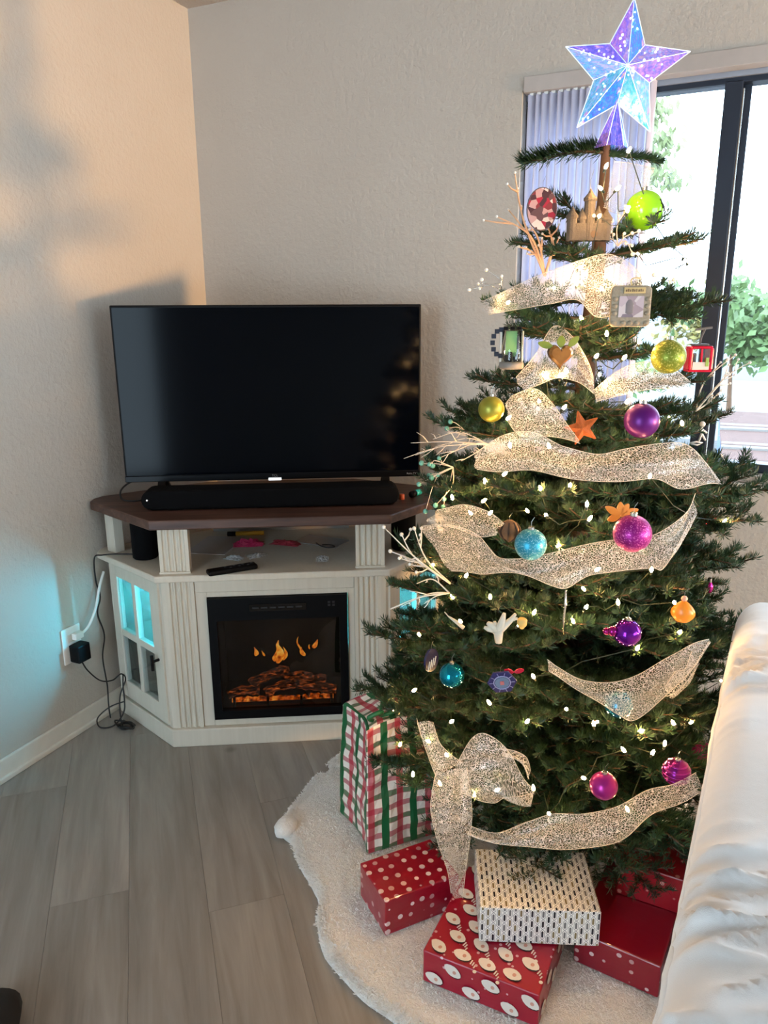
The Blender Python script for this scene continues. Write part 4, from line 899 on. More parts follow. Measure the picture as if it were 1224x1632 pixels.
# ------------------------------------------------------------------ fairy lights
sl = thing('string_lights', 'string of tiny warm white lights wound through the tree', 'string lights', TB)
BP = [[(1.629, -0.845, 1.648), (1.667, -0.817, 1.679), (1.624, -0.864, 1.605), (1.628, -0.889, 1.550), (1.656, -0.856, 1.604), (1.679, -0.868, 1.561)], [(1.605, -0.934, 1.451), (1.601, -0.945, 1.420), (1.650, -0.944, 1.409), (1.669, -0.969, 1.325), (1.728, -0.948, 1.311), (1.654, -0.985, 1.283), (1.705, -0.970, 1.281), (1.593, -1.003, 1.244), (1.563, -1.003, 1.244), (1.605, -1.023, 1.186), (1.506, -1.044, 1.108), (1.819, -0.945, 1.156), (1.619, -0.967, 1.354), (1.677, -0.999, 1.228), (1.719, -0.993, 1.199), (1.555, -1.018, 1.195)], [(1.451, -1.028, 1.027), (1.452, -1.035, 0.987), (1.574, -1.057, 1.028), (1.630, -1.052, 1.038), (1.665, -1.055, 1.004), (1.589, -1.065, 0.977), (1.672, -1.055, 0.976), (1.494, -1.035, 1.047), (1.365, -0.982, 0.974), (1.420, -1.022, 0.954), (1.469, -1.043, 0.964), (1.579, -1.021, 1.108), (1.416, -1.030, 0.814), (1.480, -1.062, 0.786), (1.693, -1.055, 0.874), (1.791, -1.011, 0.873), (1.413, -1.054, 0.717), (1.578, -1.080, 0.774), (1.656, -1.077, 0.767), (1.550, -1.087, 0.746), (1.780, -1.047, 0.718), (1.853, -0.985, 0.740), (1.590, -1.115, 0.650), (1.661, -1.123, 0.596), (1.715, -1.115, 0.571), (1.802, -1.082, 0.558), (1.860, -1.039, 0.566), (1.775, -1.107, 0.523), (1.848, -1.061, 0.529), (1.292, -0.990, 0.639), (1.678, -1.065, 0.796), (1.327, -1.113, 0.351), (1.276, -1.066, 0.388), (1.648, -1.177, 0.387), (1.416, -1.139, 0.439), (1.405, -1.149, 0.371), (1.364, -1.113, 0.445), (1.539, -1.174, 0.409), (1.613, -1.171, 0.432), (1.492, -1.173, 0.383), (1.232, -1.004, 0.438), (1.828, -1.079, 0.514), (1.736, -1.043, 0.807), (1.617, -1.067, 0.917), (1.306, -0.939, 0.797), (1.838, -0.977, 0.799), (1.587, -1.139, 0.560), (1.503, -1.126, 0.577), (1.419, -1.119, 0.510), (1.707, -1.148, 0.467), (1.793, -1.129, 0.407), (1.301, -1.042, 0.522)]]
BP = [Vector(p) for l in BP for p in l]; rnd = random.Random(31)
for k in range(40):
    z = rnd.uniform(.25, 1.5); a = rnd.uniform(0, 6.283); r = env(z) * rnd.uniform(.4, .9); BP.append(axis_at(z) + Vector((math.cos(a), math.sin(a), 0)) * r)
bm_ = MB().lathe([(.0008, -.006), (.003, -.003), (.0034, .001), (.0022, .005), (.0004, .0075)], 7).mesh('bulb', BULBM, True)
sm_ = MB().lathe([(.0024, -.012), (.0028, -.005)], 6).mesh('socket', WIREG, False)
for p in BP:
    o = link('bulb', bm_, sl, p - TB); o.rotation_euler = (rnd.uniform(-1, 1), rnd.uniform(-1, 1), 0); link('socket', sm_, o)
left = list(BP); path = [left.pop(0)]
while left:
    nx = min(left, key=lambda q: (q - path[-1]).length + .6 * abs(q.z - path[-1].z)); left.remove(nx); path.append(nx)
wires = []; seg = []
for a, b in zip(path, path[1:]):
    if (b - a).length < .35:
        m = (a + b) / 2; c_ = axis_at(m.z); m = m + (c_ - m) * .12 + Vector((0, 0, -.02)); seg += [a, a.lerp(m, .6) + Vector((0, 0, -.012)), m, b.lerp(m, .5)]
    else:
        if len(seg) > 3: wires.append(seg + [a])
        seg = []
if len(seg) > 3: wires.append(seg)
for w in wires: obj('wire', MB().tube([p - TB for p in w], .0011, 4), WIREG, sl)

# ------------------------------------------------------------------ mesh ribbons
def ribbon(label, top, bot, amp=.010, seed=0, cross=9, fold=0):
    A, B = cat_rom(top, 9), cat_rom(bot, 9); n = max(len(A), len(B))
    def res(P): return [P[min(len(P) - 1, int(i * (len(P) - 1) / (n - 1)))].lerp(P[min(len(P) - 1, int(i * (len(P) - 1) / (n - 1)) + 1)], (i * (len(P) - 1) / (n - 1)) % 1) for i in range(n)]
    A, B = res(A), res(B); rows = []; uvs = []; u = 0
    for i in range(n):
        if i: u += ((A[i] + B[i]) / 2 - (A[i - 1] + B[i - 1]) / 2).length
        row = []; ur = []; m = (A[i] + B[i]) / 2; out = (m - axis_at(m.z)); out.z = 0; out = out.normalized() if out.length > .01 else -FWH
        w = (A[i] - B[i]).length
        for j in range(cross):
            f = j / (cross - 1); p = A[i].lerp(B[i], f); k = amp * (math.sin(f * math.pi) * (.6 + noise.noise(Vector((u * 8, f * 2, seed)))) + .35 * math.sin(f * 9 + u * 14 + seed)) + fold * math.sin(f * math.pi * 2) * .01
            row.append(p + out * k + Vector((0, 0, .3 * amp * noise.noise(Vector((u * 12, seed, f))))))
            ur.append((u, f * max(.05, w) * .8 + seed))
        rows.append(row); uvs.append(ur)
    t = thing('mesh_ribbon', label, 'ribbon', rows[len(rows) // 2][cross - 1], 0, 'silver mesh ribbon swags on the tree'); O = Vector(t.location)
    obj('net', MB().grid([[p - O for p in r] for r in rows], uvs), NET, t, smooth=True)
    for e in (0, -1): obj('hem', MB().tube([r[e] - O for r in rows], .0005, 5), HEM, t, smooth=True)
HEM = plain('ribbon_hem', (226, 214, 196), .4)
ribbon('silver net ribbon hanging behind the lime green ball near the treetop', [(1.628, -0.738, 1.675), (1.658, -0.698, 1.674), (1.706, -0.697, 1.663)], [(1.617, -0.764, 1.583), (1.664, -0.737, 1.565), (1.698, -0.696, 1.576)], seed=1)
ribbon('silver net ribbon draped above the square picture frame ornament', [(1.398, -0.887, 1.392), (1.489, -0.939, 1.424), (1.560, -0.952, 1.450), (1.613, -0.949, 1.467), (1.661, -0.939, 1.474), (1.706, -0.933, 1.450), (1.729, -0.932, 1.415)], [(1.412, -0.914, 1.363), (1.496, -0.961, 1.374), (1.562, -0.975, 1.383), (1.610, -0.976, 1.389), (1.649, -0.982, 1.357), (1.687, -0.970, 1.363), (1.708, -0.956, 1.379)], seed=2)
ribbon('peaked net ribbon behind the turtle ornament', [(1.499, -0.990, 1.239), (1.534, -0.984, 1.284), (1.565, -0.970, 1.340), (1.605, -0.978, 1.321), (1.639, -0.990, 1.275), (1.654, -0.999, 1.243)], [(1.521, -1.005, 1.215), (1.554, -1.007, 1.229), (1.587, -1.004, 1.242), (1.618, -1.005, 1.238), (1.637, -1.006, 1.229), (1.657, -1.008, 1.213)], seed=3)
ribbon('net ribbon running below the olive glitter ball', [(1.658, -1.015, 1.221), (1.698, -0.994, 1.256), (1.745, -0.965, 1.274), (1.790, -0.940, 1.262), (1.821, -0.921, 1.237)], [(1.665, -1.022, 1.200), (1.708, -1.003, 1.214), (1.751, -0.982, 1.221), (1.789, -0.956, 1.222), (1.823, -0.928, 1.221)], seed=4)
ribbon('golden lit loop of net ribbon beside the starfish ornament', [(1.498, -1.034, 1.205), (1.546, -1.038, 1.219), (1.586, -1.049, 1.197), (1.621, -1.062, 1.159), (1.644, -1.071, 1.133)], [(1.504, -1.051, 1.159), (1.532, -1.066, 1.136), (1.576, -1.071, 1.136), (1.619, -1.074, 1.130), (1.648, -1.073, 1.124)], .02, 5)
ribbon('broad wavy net ribbon across the upper middle of the tree', [(1.446, -1.083, 1.095), (1.498, -1.081, 1.133), (1.561, -1.086, 1.145), (1.624, -1.097, 1.121), (1.681, -1.094, 1.111), (1.734, -1.075, 1.120), (1.796, -1.037, 1.132), (1.842, -1.013, 1.120), (1.891, -1.006, 1.060)], [(1.458, -1.102, 1.067), (1.510, -1.114, 1.070), (1.572, -1.120, 1.074), (1.655, -1.122, 1.064), (1.720, -1.106, 1.064), (1.783, -1.079, 1.071), (1.826, -1.062, 1.052), (1.868, -1.029, 1.056), (1.893, -1.007, 1.054)], .016, 6)
ribbon('widest net ribbon, swagged behind the magenta glitter ball', [(1.328, -1.066, 0.927), (1.408, -1.110, 0.950), (1.471, -1.134, 0.942), (1.511, -1.146, 0.907), (1.550, -1.152, 0.906), (1.598, -1.152, 0.919), (1.666, -1.145, 0.943), (1.730, -1.127, 0.958), (1.792, -1.102, 0.973), (1.841, -1.070, 1.008), (1.855, -1.048, 1.042)], [(1.410, -1.119, 0.853), (1.473, -1.141, 0.861), (1.526, -1.151, 0.877), (1.577, -1.155, 0.877), (1.625, -1.155, 0.866), (1.654, -1.152, 0.863), (1.691, -1.143, 0.892), (1.745, -1.127, 0.904), (1.798, -1.104, 0.903), (1.821, -1.090, 0.907), (1.855, -1.062, 0.991)], .016, 7)
ribbon('curled end of net ribbon glowing gold above the blue glitter ball', [(1.369, -1.077, 0.970), (1.433, -1.107, 0.994), (1.485, -1.126, 0.989), (1.521, -1.134, 0.968)], [(1.353, -1.093, 0.939), (1.416, -1.126, 0.947), (1.475, -1.146, 0.942), (1.515, -1.155, 0.953)], .02, 8)
ribbon('V shaped net ribbon swag over the half hidden teal ball', [(1.628, -1.178, 0.724), (1.650, -1.179, 0.711), (1.698, -1.177, 0.691), (1.748, -1.162, 0.689), (1.795, -1.139, 0.705), (1.845, -1.101, 0.737), (1.875, -1.073, 0.756), (1.904, -1.047, 0.763)], [(1.639, -1.193, 0.704), (1.677, -1.192, 0.686), (1.724, -1.187, 0.662), (1.765, -1.180, 0.639), (1.793, -1.172, 0.631), (1.832, -1.143, 0.663), (1.880, -1.098, 0.708), (1.910, -1.055, 0.757)], .014, 9)
ribbon('lowest net ribbon swag above the silver present', [(1.509, -1.265, 0.375), (1.564, -1.269, 0.378), (1.622, -1.260, 0.415), (1.666, -1.249, 0.440), (1.722, -1.236, 0.452), (1.775, -1.215, 0.469), (1.826, -1.184, 0.497), (1.874, -1.154, 0.503), (1.912, -1.122, 0.517)], [(1.512, -1.268, 0.361), (1.565, -1.271, 0.362), (1.625, -1.268, 0.374), (1.695, -1.258, 0.379), (1.761, -1.237, 0.389), (1.803, -1.218, 0.408), (1.842, -1.189, 0.446), (1.888, -1.157, 0.465), (1.916, -1.130, 0.483)], .016, 10)
ribbon('narrow net ribbon strip leading down into the big bow', [(1.358, -1.178, 0.534), (1.380, -1.199, 0.500), (1.406, -1.219, 0.467), (1.423, -1.229, 0.446)], [(1.406, -1.194, 0.547), (1.426, -1.210, 0.517), (1.452, -1.222, 0.502), (1.482, -1.232, 0.493)], .01, 11)
ribbon('long net ribbon tail hanging over the red dotted gift', [(1.429, -1.247, 0.468), (1.426, -1.262, 0.396), (1.447, -1.278, 0.340), (1.469, -1.276, 0.271), (1.470, -1.258, 0.197)], [(1.498, -1.252, 0.501), (1.515, -1.274, 0.430), (1.516, -1.287, 0.368), (1.508, -1.285, 0.291), (1.499, -1.266, 0.205)], .012, 12)
ribbon('puffy net ribbon bow at the lower corner side of the tree', [(1.480, -1.258, 0.510), (1.508, -1.248, 0.564), (1.538, -1.246, 0.581), (1.579, -1.252, 0.565), (1.613, -1.264, 0.519), (1.634, -1.268, 0.501)], [(1.502, -1.276, 0.458), (1.527, -1.281, 0.449), (1.559, -1.283, 0.450), (1.578, -1.279, 0.465), (1.606, -1.277, 0.474), (1.633, -1.271, 0.486)], .03, 13)
ribbon('small loop of net ribbon behind the puffy bow', [(1.558, -1.226, 0.545), (1.586, -1.227, 0.547), (1.609, -1.228, 0.539), (1.619, -1.235, 0.517)], [(1.570, -1.239, 0.537), (1.590, -1.241, 0.532), (1.606, -1.244, 0.521), (1.618, -1.249, 0.498)], .02, 14)
ribbon('crumpled grey net ribbon end deep in the branches near the sofa', [(1.836, -1.060, 0.655), (1.853, -1.039, 0.678), (1.871, -1.024, 0.680), (1.882, -1.004, 0.709)], [(1.843, -1.062, 0.630), (1.862, -1.046, 0.632), (1.878, -1.027, 0.651), (1.891, -1.004, 0.678)], .02, 15)

# ------------------------------------------------------------------ ornaments
HOOKM = plain('ornament_hook_wire', (170, 166, 158), .3, metal=1.0)
def hook(t, z, l=.02):
    obj('hook', MB().tube([(0, 0, z), (0, 0, z + l * .5), (.004, 0, z + l * .8), (.007, 0, z + l)], .0005, 4), HOOKM, t)
def bauble(label, p, r, mat, cap=True, sc=(1, 1, 1), name='bauble', hl=.025):
    t = thing(name, label, 'ornament', p)
    obj('ball', MB().ball((0, 0, 0), r, 28, 18, sc), mat, t, smooth=True)
    if cap: obj('cap', MB().lathe([(r * .2, r * sc[2] * .97), (r * .2, r * sc[2] * 1.14), (r * .14, r * sc[2] * 1.17)], 12), SILVER, t)
    hook(t, r * sc[2] * 1.15, hl); return t
def shiny(n, rgb, rough=.12, metal=.75): return plain(n, rgb, rough, metal=metal, var=.04)
OL = glitter('olive_glitter', (126, 138, 40), (214, 210, 120)); 
bauble('olive green glitter ball hanging next to the red gondola', (1.785, -0.972, 1.284), .042, OL)
bauble('olive gold matte ball near the trimmed branch left of the starfish', (1.457, -1.017, 1.176), .035, plain('olive_satin', (150, 146, 52), .35, metal=.5))
bauble('deep purple satin ball nested on the upper branches', (1.751, -1.024, 1.168), .043, plain('purple_satin', (96, 14, 112), .35, metal=.45))
bauble('magenta glitter ball before the widest ribbon', (1.761, -1.148, 0.981), .0445, glitter('magenta_glitter', (150, 14, 120), (240, 120, 200)))
bauble('light blue glitter ball partly behind the widest ribbon', (1.580, -1.152, 0.940), .040, glitter('aqua_glitter', (50, 150, 176), (170, 226, 236)))
bauble('small shiny red ball at the window side of the tree', (1.886, -0.636, 0.884), .030, shiny('red_shiny', (190, 24, 40)))
bauble('shiny teal ball hanging in the lower branches', (1.439, -1.185, 0.655), .034, shiny('teal_shiny', (10, 128, 150)))
bauble('teal ball half hidden behind the V shaped ribbon', (1.761, -1.139, 0.638), .036, shiny('teal_shiny_deep', (10, 116, 144)))
bauble('magenta satin ball low on the tree above the lowest ribbon', (1.753, -1.220, 0.508), .034, plain('magenta_satin', (168, 30, 128), .28, metal=.5))
t = bauble('ribbed purple ball near the end of the lowest ribbon', (1.875, -1.117, 0.507), .034, shiny('purple_ribbed', (120, 22, 110), .2))
for k in range(5): obj('rib', MB().lathe([(math.sqrt(max(1e-6, .034 ** 2 - (z + d) ** 2)) + .0016, z + d) for z in [-.024 + k * .012] for d in (-.0015, .0015)], 28), shiny('purple_rib', (150, 40, 140), .2), t, smooth=True)
bauble('magenta ball tucked in beside the sofa', (1.928, -0.759, 0.352), .034, plain('magenta_satin_deep', (176, 28, 110), .3, metal=.5))
t = bauble('shiny purple ball with a small round knob', (1.766, -1.138, 0.786), .034, shiny('purple_shiny', (112, 22, 150), .1))
obj('knob', MB().ball(tuple(-RX * .038 - FWH * .004 + Vector((0, 0, .006))), .013, 14, 10), shiny('purple_knob', (150, 24, 110), .1), t, smooth=True); obj('knob', MB().ball(tuple(-RX * .052 + Vector((0, 0, .004))), .009, 12, 8), shiny('magenta_knob', (170, 30, 110), .1), t, smooth=True)
t = bauble('lime green ball with black brush strokes near the treetop', (1.699, -0.752, 1.573), .052, plain('lime_gloss', (122, 190, 30), .12, spec=.6))
def stroke(t, pts, r, w): obj('brush_stroke', MB().tube(cat_rom([Vector(p).normalized() * r for p in pts], 5), w, 5), BLACKM, t, smooth=True)
FR = -FWH
def dirv_(a, b): return RX * a + Vector((0, 0, b)) + FR * math.sqrt(max(.01, 1 - a * a - b * b))
for pts in (((.3, -.35), (.45, -.2), (.62, -.15)), ((.45, -.2), (.42, -.5), (.38, -.75)), ((.55, .45), (.68, .2), (.74, 0)), ((.6, .25), (.8, .15), (.88, -.1)), ((-.2, -.4), (.05, -.5), (.3, -.35))): stroke(t, [dirv_(*p) for p in pts], .0521, .0022)
# pink drop bulb hanging by the wall
t = thing('drop_ornament', 'small pink light bulb shaped ornament hanging free by the wall', 'ornament', (1.904, -0.628, 0.722))
obj('bulb_glass', MB().lathe([(.001, -.026), (.008, -.018), (.0125, -.004), (.0125, .006), (.007, .016), (.005, .02)], 16), shiny('pink_shiny', (206, 40, 140), .12), t, smooth=True); obj('cap', MB().lathe([(.0065, .018), (.0065, .030), (.003, .033)], 12), SILVER, t); hook(t, .033, .05)
# orange ribbed shell
t = thing('shell_ornament', 'orange ribbed shell ornament with added glow near the sofa end', 'ornament', (1.857, -1.072, 0.819))
mb = MB(); rows = []
for i in range(13):
    v = i / 12; row = []
    for j in range(25):
        a = 2 * math.pi * j / 24; r = .030 * math.sin(math.pi * (.08 + .9 * v)) ** .7 * (1 + .07 * math.cos(a * 12)) * (1 - .25 * v); row.append((r * math.cos(a), r * .7 * math.sin(a), -.028 + .056 * v))
    rows.append(row)
obj('shell', mb.grid(rows), plain('orange_resin_glow', (226, 124, 24), .3, Emission_Color=(1, .4, .05, 1), Emission_Strength=.12), t, smooth=True); obj('tip_bead', MB().ball((0, 0, .033), .008, 10, 8, (1, 1, .9)), plain('peach_bead', (226, 170, 140), .3), t, smooth=True); hook(t, .04)  # slight emission put into the orange resin; the shell holds no lamp
# round picture disc
def disc_thing(name, label, p, rx, rz, mat, yaw=0, th=.004, n=28):
    t = thing(name, label, 'ornament', p, yaw)
    obj('disc', MB().add([(rx * math.cos(q), -th / 2, rz * math.sin(q)) for q in [2 * math.pi * i / n for i in range(n)]] + [(rx * math.cos(q), th / 2, rz * math.sin(q)) for q in [2 * math.pi * i / n for i in range(n)]], [tuple(range(n)), tuple(range(2 * n - 1, n - 1, -1))] + [(i, i + n, (i + 1) % n + n, (i + 1) % n) for i in range(n)]), mat, t, bevel=.001)
    return t
def blotch(name, cols, scale=40):
    t = NT(name); v = t.coord(); vo = t.node('ShaderNodeTexVoronoi', i_Scale=scale); t.lk(v, vo.inputs['Vector']); sp = t.node('ShaderNodeSeparateColor'); t.lk(vo.outputs['Color'], sp.inputs[0])
    c = t.ramp(sp.outputs[0], [(i / len(cols), srgb(*c)) for i, c in enumerate(cols)], 'CONSTANT'); t.set(Base_Color=c.outputs[0], Roughness=.2, Coat_Weight=.4); return t.m
t = disc_thing('picture_disc', 'round dark red picture disc before the window blinds', (1.507, -0.859, 1.574), .040, .054, blotch('red_collage_print', [(120, 50, 56), (70, 44, 50), (176, 140, 140), (150, 40, 60), (92, 66, 70), (206, 190, 186)], 62), .42)
obj('rim', MB().tube([(.040 * math.cos(q), 0, .054 * math.sin(q)) for q in [2 * math.pi * i / 28 for i in range(29)]], .0022, 6), plain('dark_rim', (88, 70, 72), .3), t, smooth=True); hook(t, .054, .03)
# sand castle
t = thing('castle_ornament', 'grey beige sand castle ornament below the treetop', 'ornament', (1.600, -0.840, 1.509), .42)
SAND = plain('packed_sand', (86, 78, 70), .9, var=.2, nscale=120, bump=.6, bscale=300)
obj('keep', MB().box(-.052, .052, -.018, .018, 0, .045), SAND, t, bevel=.003)
for x, h, r in ((-.046, .056, .014), (-.020, .052, .012), (.0, .10, .015), (.024, .056, .012), (.046, .05, .014)):
    o = obj('tower', MB().lathe([(r, 0), (r, h), (r * 1.2, h + .002), (r * 1.2, h + .008)], 12, (x, -.006, 0)), SAND, t, smooth=False); obj('spire', MB().lathe([(r * 1.15, h + .008), (r * .5, h + .02), (.0008, h + .032)], 12, (x, -.006, 0)), SAND, o)
obj('doorway', MB().lathe([(.009, 0), (.009, .006)], 14, (.012, -.021, .016), (0, 1, 0)), plain('dark_sand', (92, 74, 58), .9), t)
obj('pearl', MB().ball((.008, -.021, .062), .005, 10, 8), PLW, t, smooth=True); hook(t, .13, .05)
# square picture frame
t = thing('picture_frame_ornament', 'square beige picture frame ornament with a small grey photo', 'ornament', (1.712, -0.998, 1.376), .40)
PEW = plain('pewter_resin', (136, 124, 104), .5, var=.2, nscale=90, bump=.6, bscale=150)
rq = [(sx * .036 + .013 * math.cos(q), -.006, sz * .036 + .013 * math.sin(q)) for sx, sz, q0 in ((1, 1, 0), (-1, 1, 1.571), (-1, -1, 3.142), (1, -1, 4.712)) for q in [q0 + 1.571 * i / 5 for i in range(6)]]
obj('frame', MB().slab(rq, (0, 1, 0), .012), PEW, t, bevel=.003)
obj('photo', MB().box(-.030, .030, -.0075, -.006, -.026, .024), blotch('faded_photo', [(176, 160, 166), (150, 132, 138), (190, 178, 180), (120, 108, 118)], 34), t); obj('photo_figure', MB().lathe([(.001, -.02), (.0095, -.016), (.0095, .006), (.005, .014), (.0012, .016)], 12, (-.004, -.0076, 0)), plain('grey_silhouette', (112, 104, 106), .6), t); t.children[-1].scale = (1, .12, 1); t.children[-1].location.y = -.0066
obj('name_plate', MB().box(-.020, .032, -.0085, -.006, .030, .044), plain('brass_plate', (190, 164, 112), .4), t, bevel=.001)
for k in range(9): obj('engraving', MB().box(-.016 + k * .005, -.0125 + k * .005 - (k % 3) * .0006, -.0092, -.0084, .034, .039 + (k % 2) * .0016), plain('brown_engraving', (110, 86, 60), .6), t)
rnd = random.Random(5)
for k in range(16): 
    a = (k / 16) * 6.283; s = max(abs(math.cos(a)), abs(math.sin(a)))
    if math.sin(a) / s > .75: continue
    obj('relief_flower', MB().ball((.040 * math.cos(a) / s, -.006, .040 * math.sin(a) / s), .006, 8, 6, (1.3, .5, 1)), PEW, t, smooth=True)
obj('hanger', MB().tube(cat_rom([(0, 0, .049), (-.003, 0, .06), (.004, 0, .066), (.02, .004, .066)], 5), .0016, 5), GOLDM, t, smooth=True)
# glass mug
t = thing('glass_mug_ornament', 'clear glass lantern ornament with a dark blocky handle', 'ornament', (1.485, -0.978, 1.297), .42)
GLS = glass_thin('ornament_glass', (.92, .96, .95), .1); 
obj('glass', MB().lathe([(.027, -.042), (.029, -.03), (.029, .046), (.026, .048)], 20), GLS, t, smooth=True); obj('base', MB().lathe([(.030, -.055), (.033, -.052), (.033, -.040), (.030, -.036)], 20), plain('grey_base', (124, 118, 112), .5), t, smooth=True)
obj('green_backing', MB().box(-.016, .014, .004, .006, -.034, .044), plain('green_card', (132, 176, 110), .5), t)
for x, h in ((-.014, .018), (-.004, .026), (.01, .014), (.016, .02)): obj('dark_figure', MB().box(x - .006, x + .006, -.006, .002, -.036, -.036 + h), BLACKM, t, bevel=.003)
for k in range(3): obj('lid_stud', MB().box(-.024 + k * .018, -.012 + k * .018, -.006, .006, .046, .056), BLACKM, t, bevel=.002)
for k in range(7):
    a = math.pi * .5 + math.pi * k / 6; obj('handle_block', MB().box(-.030 + .022 * math.cos(a) - .0055, -.030 + .022 * math.cos(a) + .0055, -.005, .005, .014 + .034 * math.sin(a) - .006, .014 + .034 * math.sin(a) + .006), plain('navy_block', (26, 34, 52), .5), t)
for x in (-.03, .028): obj('glass_edge', MB().box(x - .0022, x + .0022, -.004, .004, -.036, .044), PLW, t)
hook(t, .056, .03)
# turtle
t = thing('turtle_ornament', 'turtle ornament with a brown heart shaped shell and green flippers', 'ornament', (1.601, -1.068, 1.288), .42)
hp = []
for i in range(32):
    q = 2 * math.pi * i / 32; hp.append((.0021 * 16 * math.sin(q) ** 3 * .62, .0021 * (13 * math.cos(q) - 5 * math.cos(2 * q) - 2 * math.cos(3 * q) - math.cos(4 * q)) * .66))
def heart(sc, y0, y1): 
    n = len(hp); return MB().add([(p[0] * sc, y0, p[1] * sc) for p in hp] + [(p[0] * sc * .8, y1, p[1] * sc * .8) for p in hp], [tuple(range(n - 1, -1, -1)), tuple(range(n, 2 * n))] + [(i, (i + 1) % n, n + (i + 1) % n, n + i) for i in range(n)])
HT = 1.55
obj('shell_rim', heart(HT * 1.0, .004, -.004), plain('dark_brown_shell', (74, 46, 28), .35), t); obj('shell', heart(HT * .9, -.003, -.012), plain('amber_shell', (150, 96, 40), .2, var=.4, nscale=50), t)
def leaf(name, p, ang, l, w, mat):
    c, s = math.cos(ang), math.sin(ang); pts = []
    for i in range(14):
        q = 2 * math.pi * i / 14; a = l / 2 + l / 2 * math.cos(q); b = w * math.sin(q) * (.6 + .4 * math.sin(a / l * 3.1)); pts.append((p[0] + a * c - b * s, p[1], p[2] + a * s + b * c))
    obj(name, MB().slab(pts, (0, 1, 0), .004), mat, t, bevel=.001)
GRN = plain('olive_green_enamel', (132, 140, 50), .3)
leaf('flipper', (-.018, 0, .02), math.radians(165), .040, .009, GRN); leaf('flipper', (.018, 0, .02), math.radians(45), .036, .009, GRN); leaf('head', (0, -.002, .018), math.radians(90), .030, .011, GRN); hook(t, .048, .03)
# red gondola
t = thing('gondola_ornament', 'red ski lift gondola ornament with windows hanging at the window', 'ornament', (1.832, -0.736, 1.269), .42)
REDP = shiny('red_lacquer', (196, 24, 56), .18, .3)
obj('cabin_floor', MB().box(-.034, .034, -.02, .02, -.036, -.028), REDP, t, bevel=.004); obj('cabin_roof', MB().box(-.032, .032, -.02, .02, .028, .036), REDP, t, bevel=.004)
for x in (-.034, .024): obj('cabin_side', MB().box(x, x + .010, -.02, .02, -.030, .030), REDP, t, bevel=.003)
obj('door_panel', MB().box(-.023, .023, -.021, -.017, -.029, -.008), plain('pale_panel', (206, 190, 186), .4), t); obj('window', MB().box(-.023, .023, -.018, -.016, -.008, .028), GLS, t); obj('window_bar', MB().box(-.002, .002, -.022, -.018, -.008, .028), REDP, t)
for x in (-.012, .008): obj('passenger', MB().box(x - .005, x + .005, -.004, .004, -.026, .016), plain('brown_passenger', (150, 96, 56), .6), t, bevel=.003)
obj('skis', MB().box(.012, .020, -.024, -.0205, -.02, .004), plain('green_skis', (130, 160, 60), .4), t)
obj('roof_hatch', MB().box(-.022, .022, -.012, .012, .036, .042), plain('dark_grey_metal', (70, 70, 74), .4), t, bevel=.002); obj('hanger_arm', MB().tube([(0, 0, .042), (.002, 0, .06), (.010, 0, .082)], .003, 6), plain('grey_arm', (84, 84, 88), .4), t); obj('cable_grip', MB().tube([(-.016, 0, .080), (.030, 0, .086)], .0035, 6), plain('grey_grip', (90, 90, 92), .4), t)
# orange starfish
t = thing('starfish_ornament', 'orange textured starfish tucked into the upper branches', 'ornament', (1.646, -1.051, 1.152), .3)
sp_ = []
for i in range(10): 
    q = math.pi / 2 + i * math.pi / 5 + .3; r = .052 if i % 2 == 0 else .021; sp_.append((r * math.cos(q), r * math.sin(q)))
n = 10; mb = MB().add([(p[0], 0, p[1]) for p in sp_] + [(0, -.014, 0), (0, .008, 0)], [(i, (i + 1) % n, n) for i in range(n)] + [((i + 1) % n, i, n + 1) for i in range(n)])
obj('body', mb, plain('orange_starfish', (186, 86, 20), .7, var=.35, nscale=160, bump=.8, bscale=300), t, bevel=.002); hook(t, .05, .02)
# woven brown ornament
t = thing('woven_ornament', 'small brown woven ornament between the curled ribbon and blue glitter ball', 'ornament', (1.529, -1.117, 0.952), .42); WV = plain('brown_raffia', (116, 82, 54), .8, var=.3, nscale=140)
obj('body', MB().lathe([(.006, -.028), (.020, -.016), (.026, .004), (.018, .022), (.008, .028)], 14), WV, t, smooth=True)
for k in range(7): q = 2 * math.pi * k / 7; obj('strand', MB().tube(cat_rom([(.009 * math.cos(q), .009 * math.sin(q), -.026), (.023 * math.cos(q), .023 * math.sin(q), -.012), (.0275 * math.cos(q), .0275 * math.sin(q), .004), (.014 * math.cos(q), .014 * math.sin(q), .024)], 4), .003, 5), plain('dark_raffia', (66, 46, 32), .8), t, smooth=True)
hook(t, .028)
# orange leaves near the magenta ball
t = thing('leaf_spray', 'small spray of orange leaves above the magenta glitter ball', 'leaf spray', (1.736, -1.114, 1.003), .42); ORL = plain('orange_leaf', (206, 128, 44), .5)
for a, l in ((150, .034), (95, .026), (200, .026), (20, .034), (60, .026), (-20, .03)): leaf('leaf', (0, 0, 0), math.radians(a), l, .007, ORL)
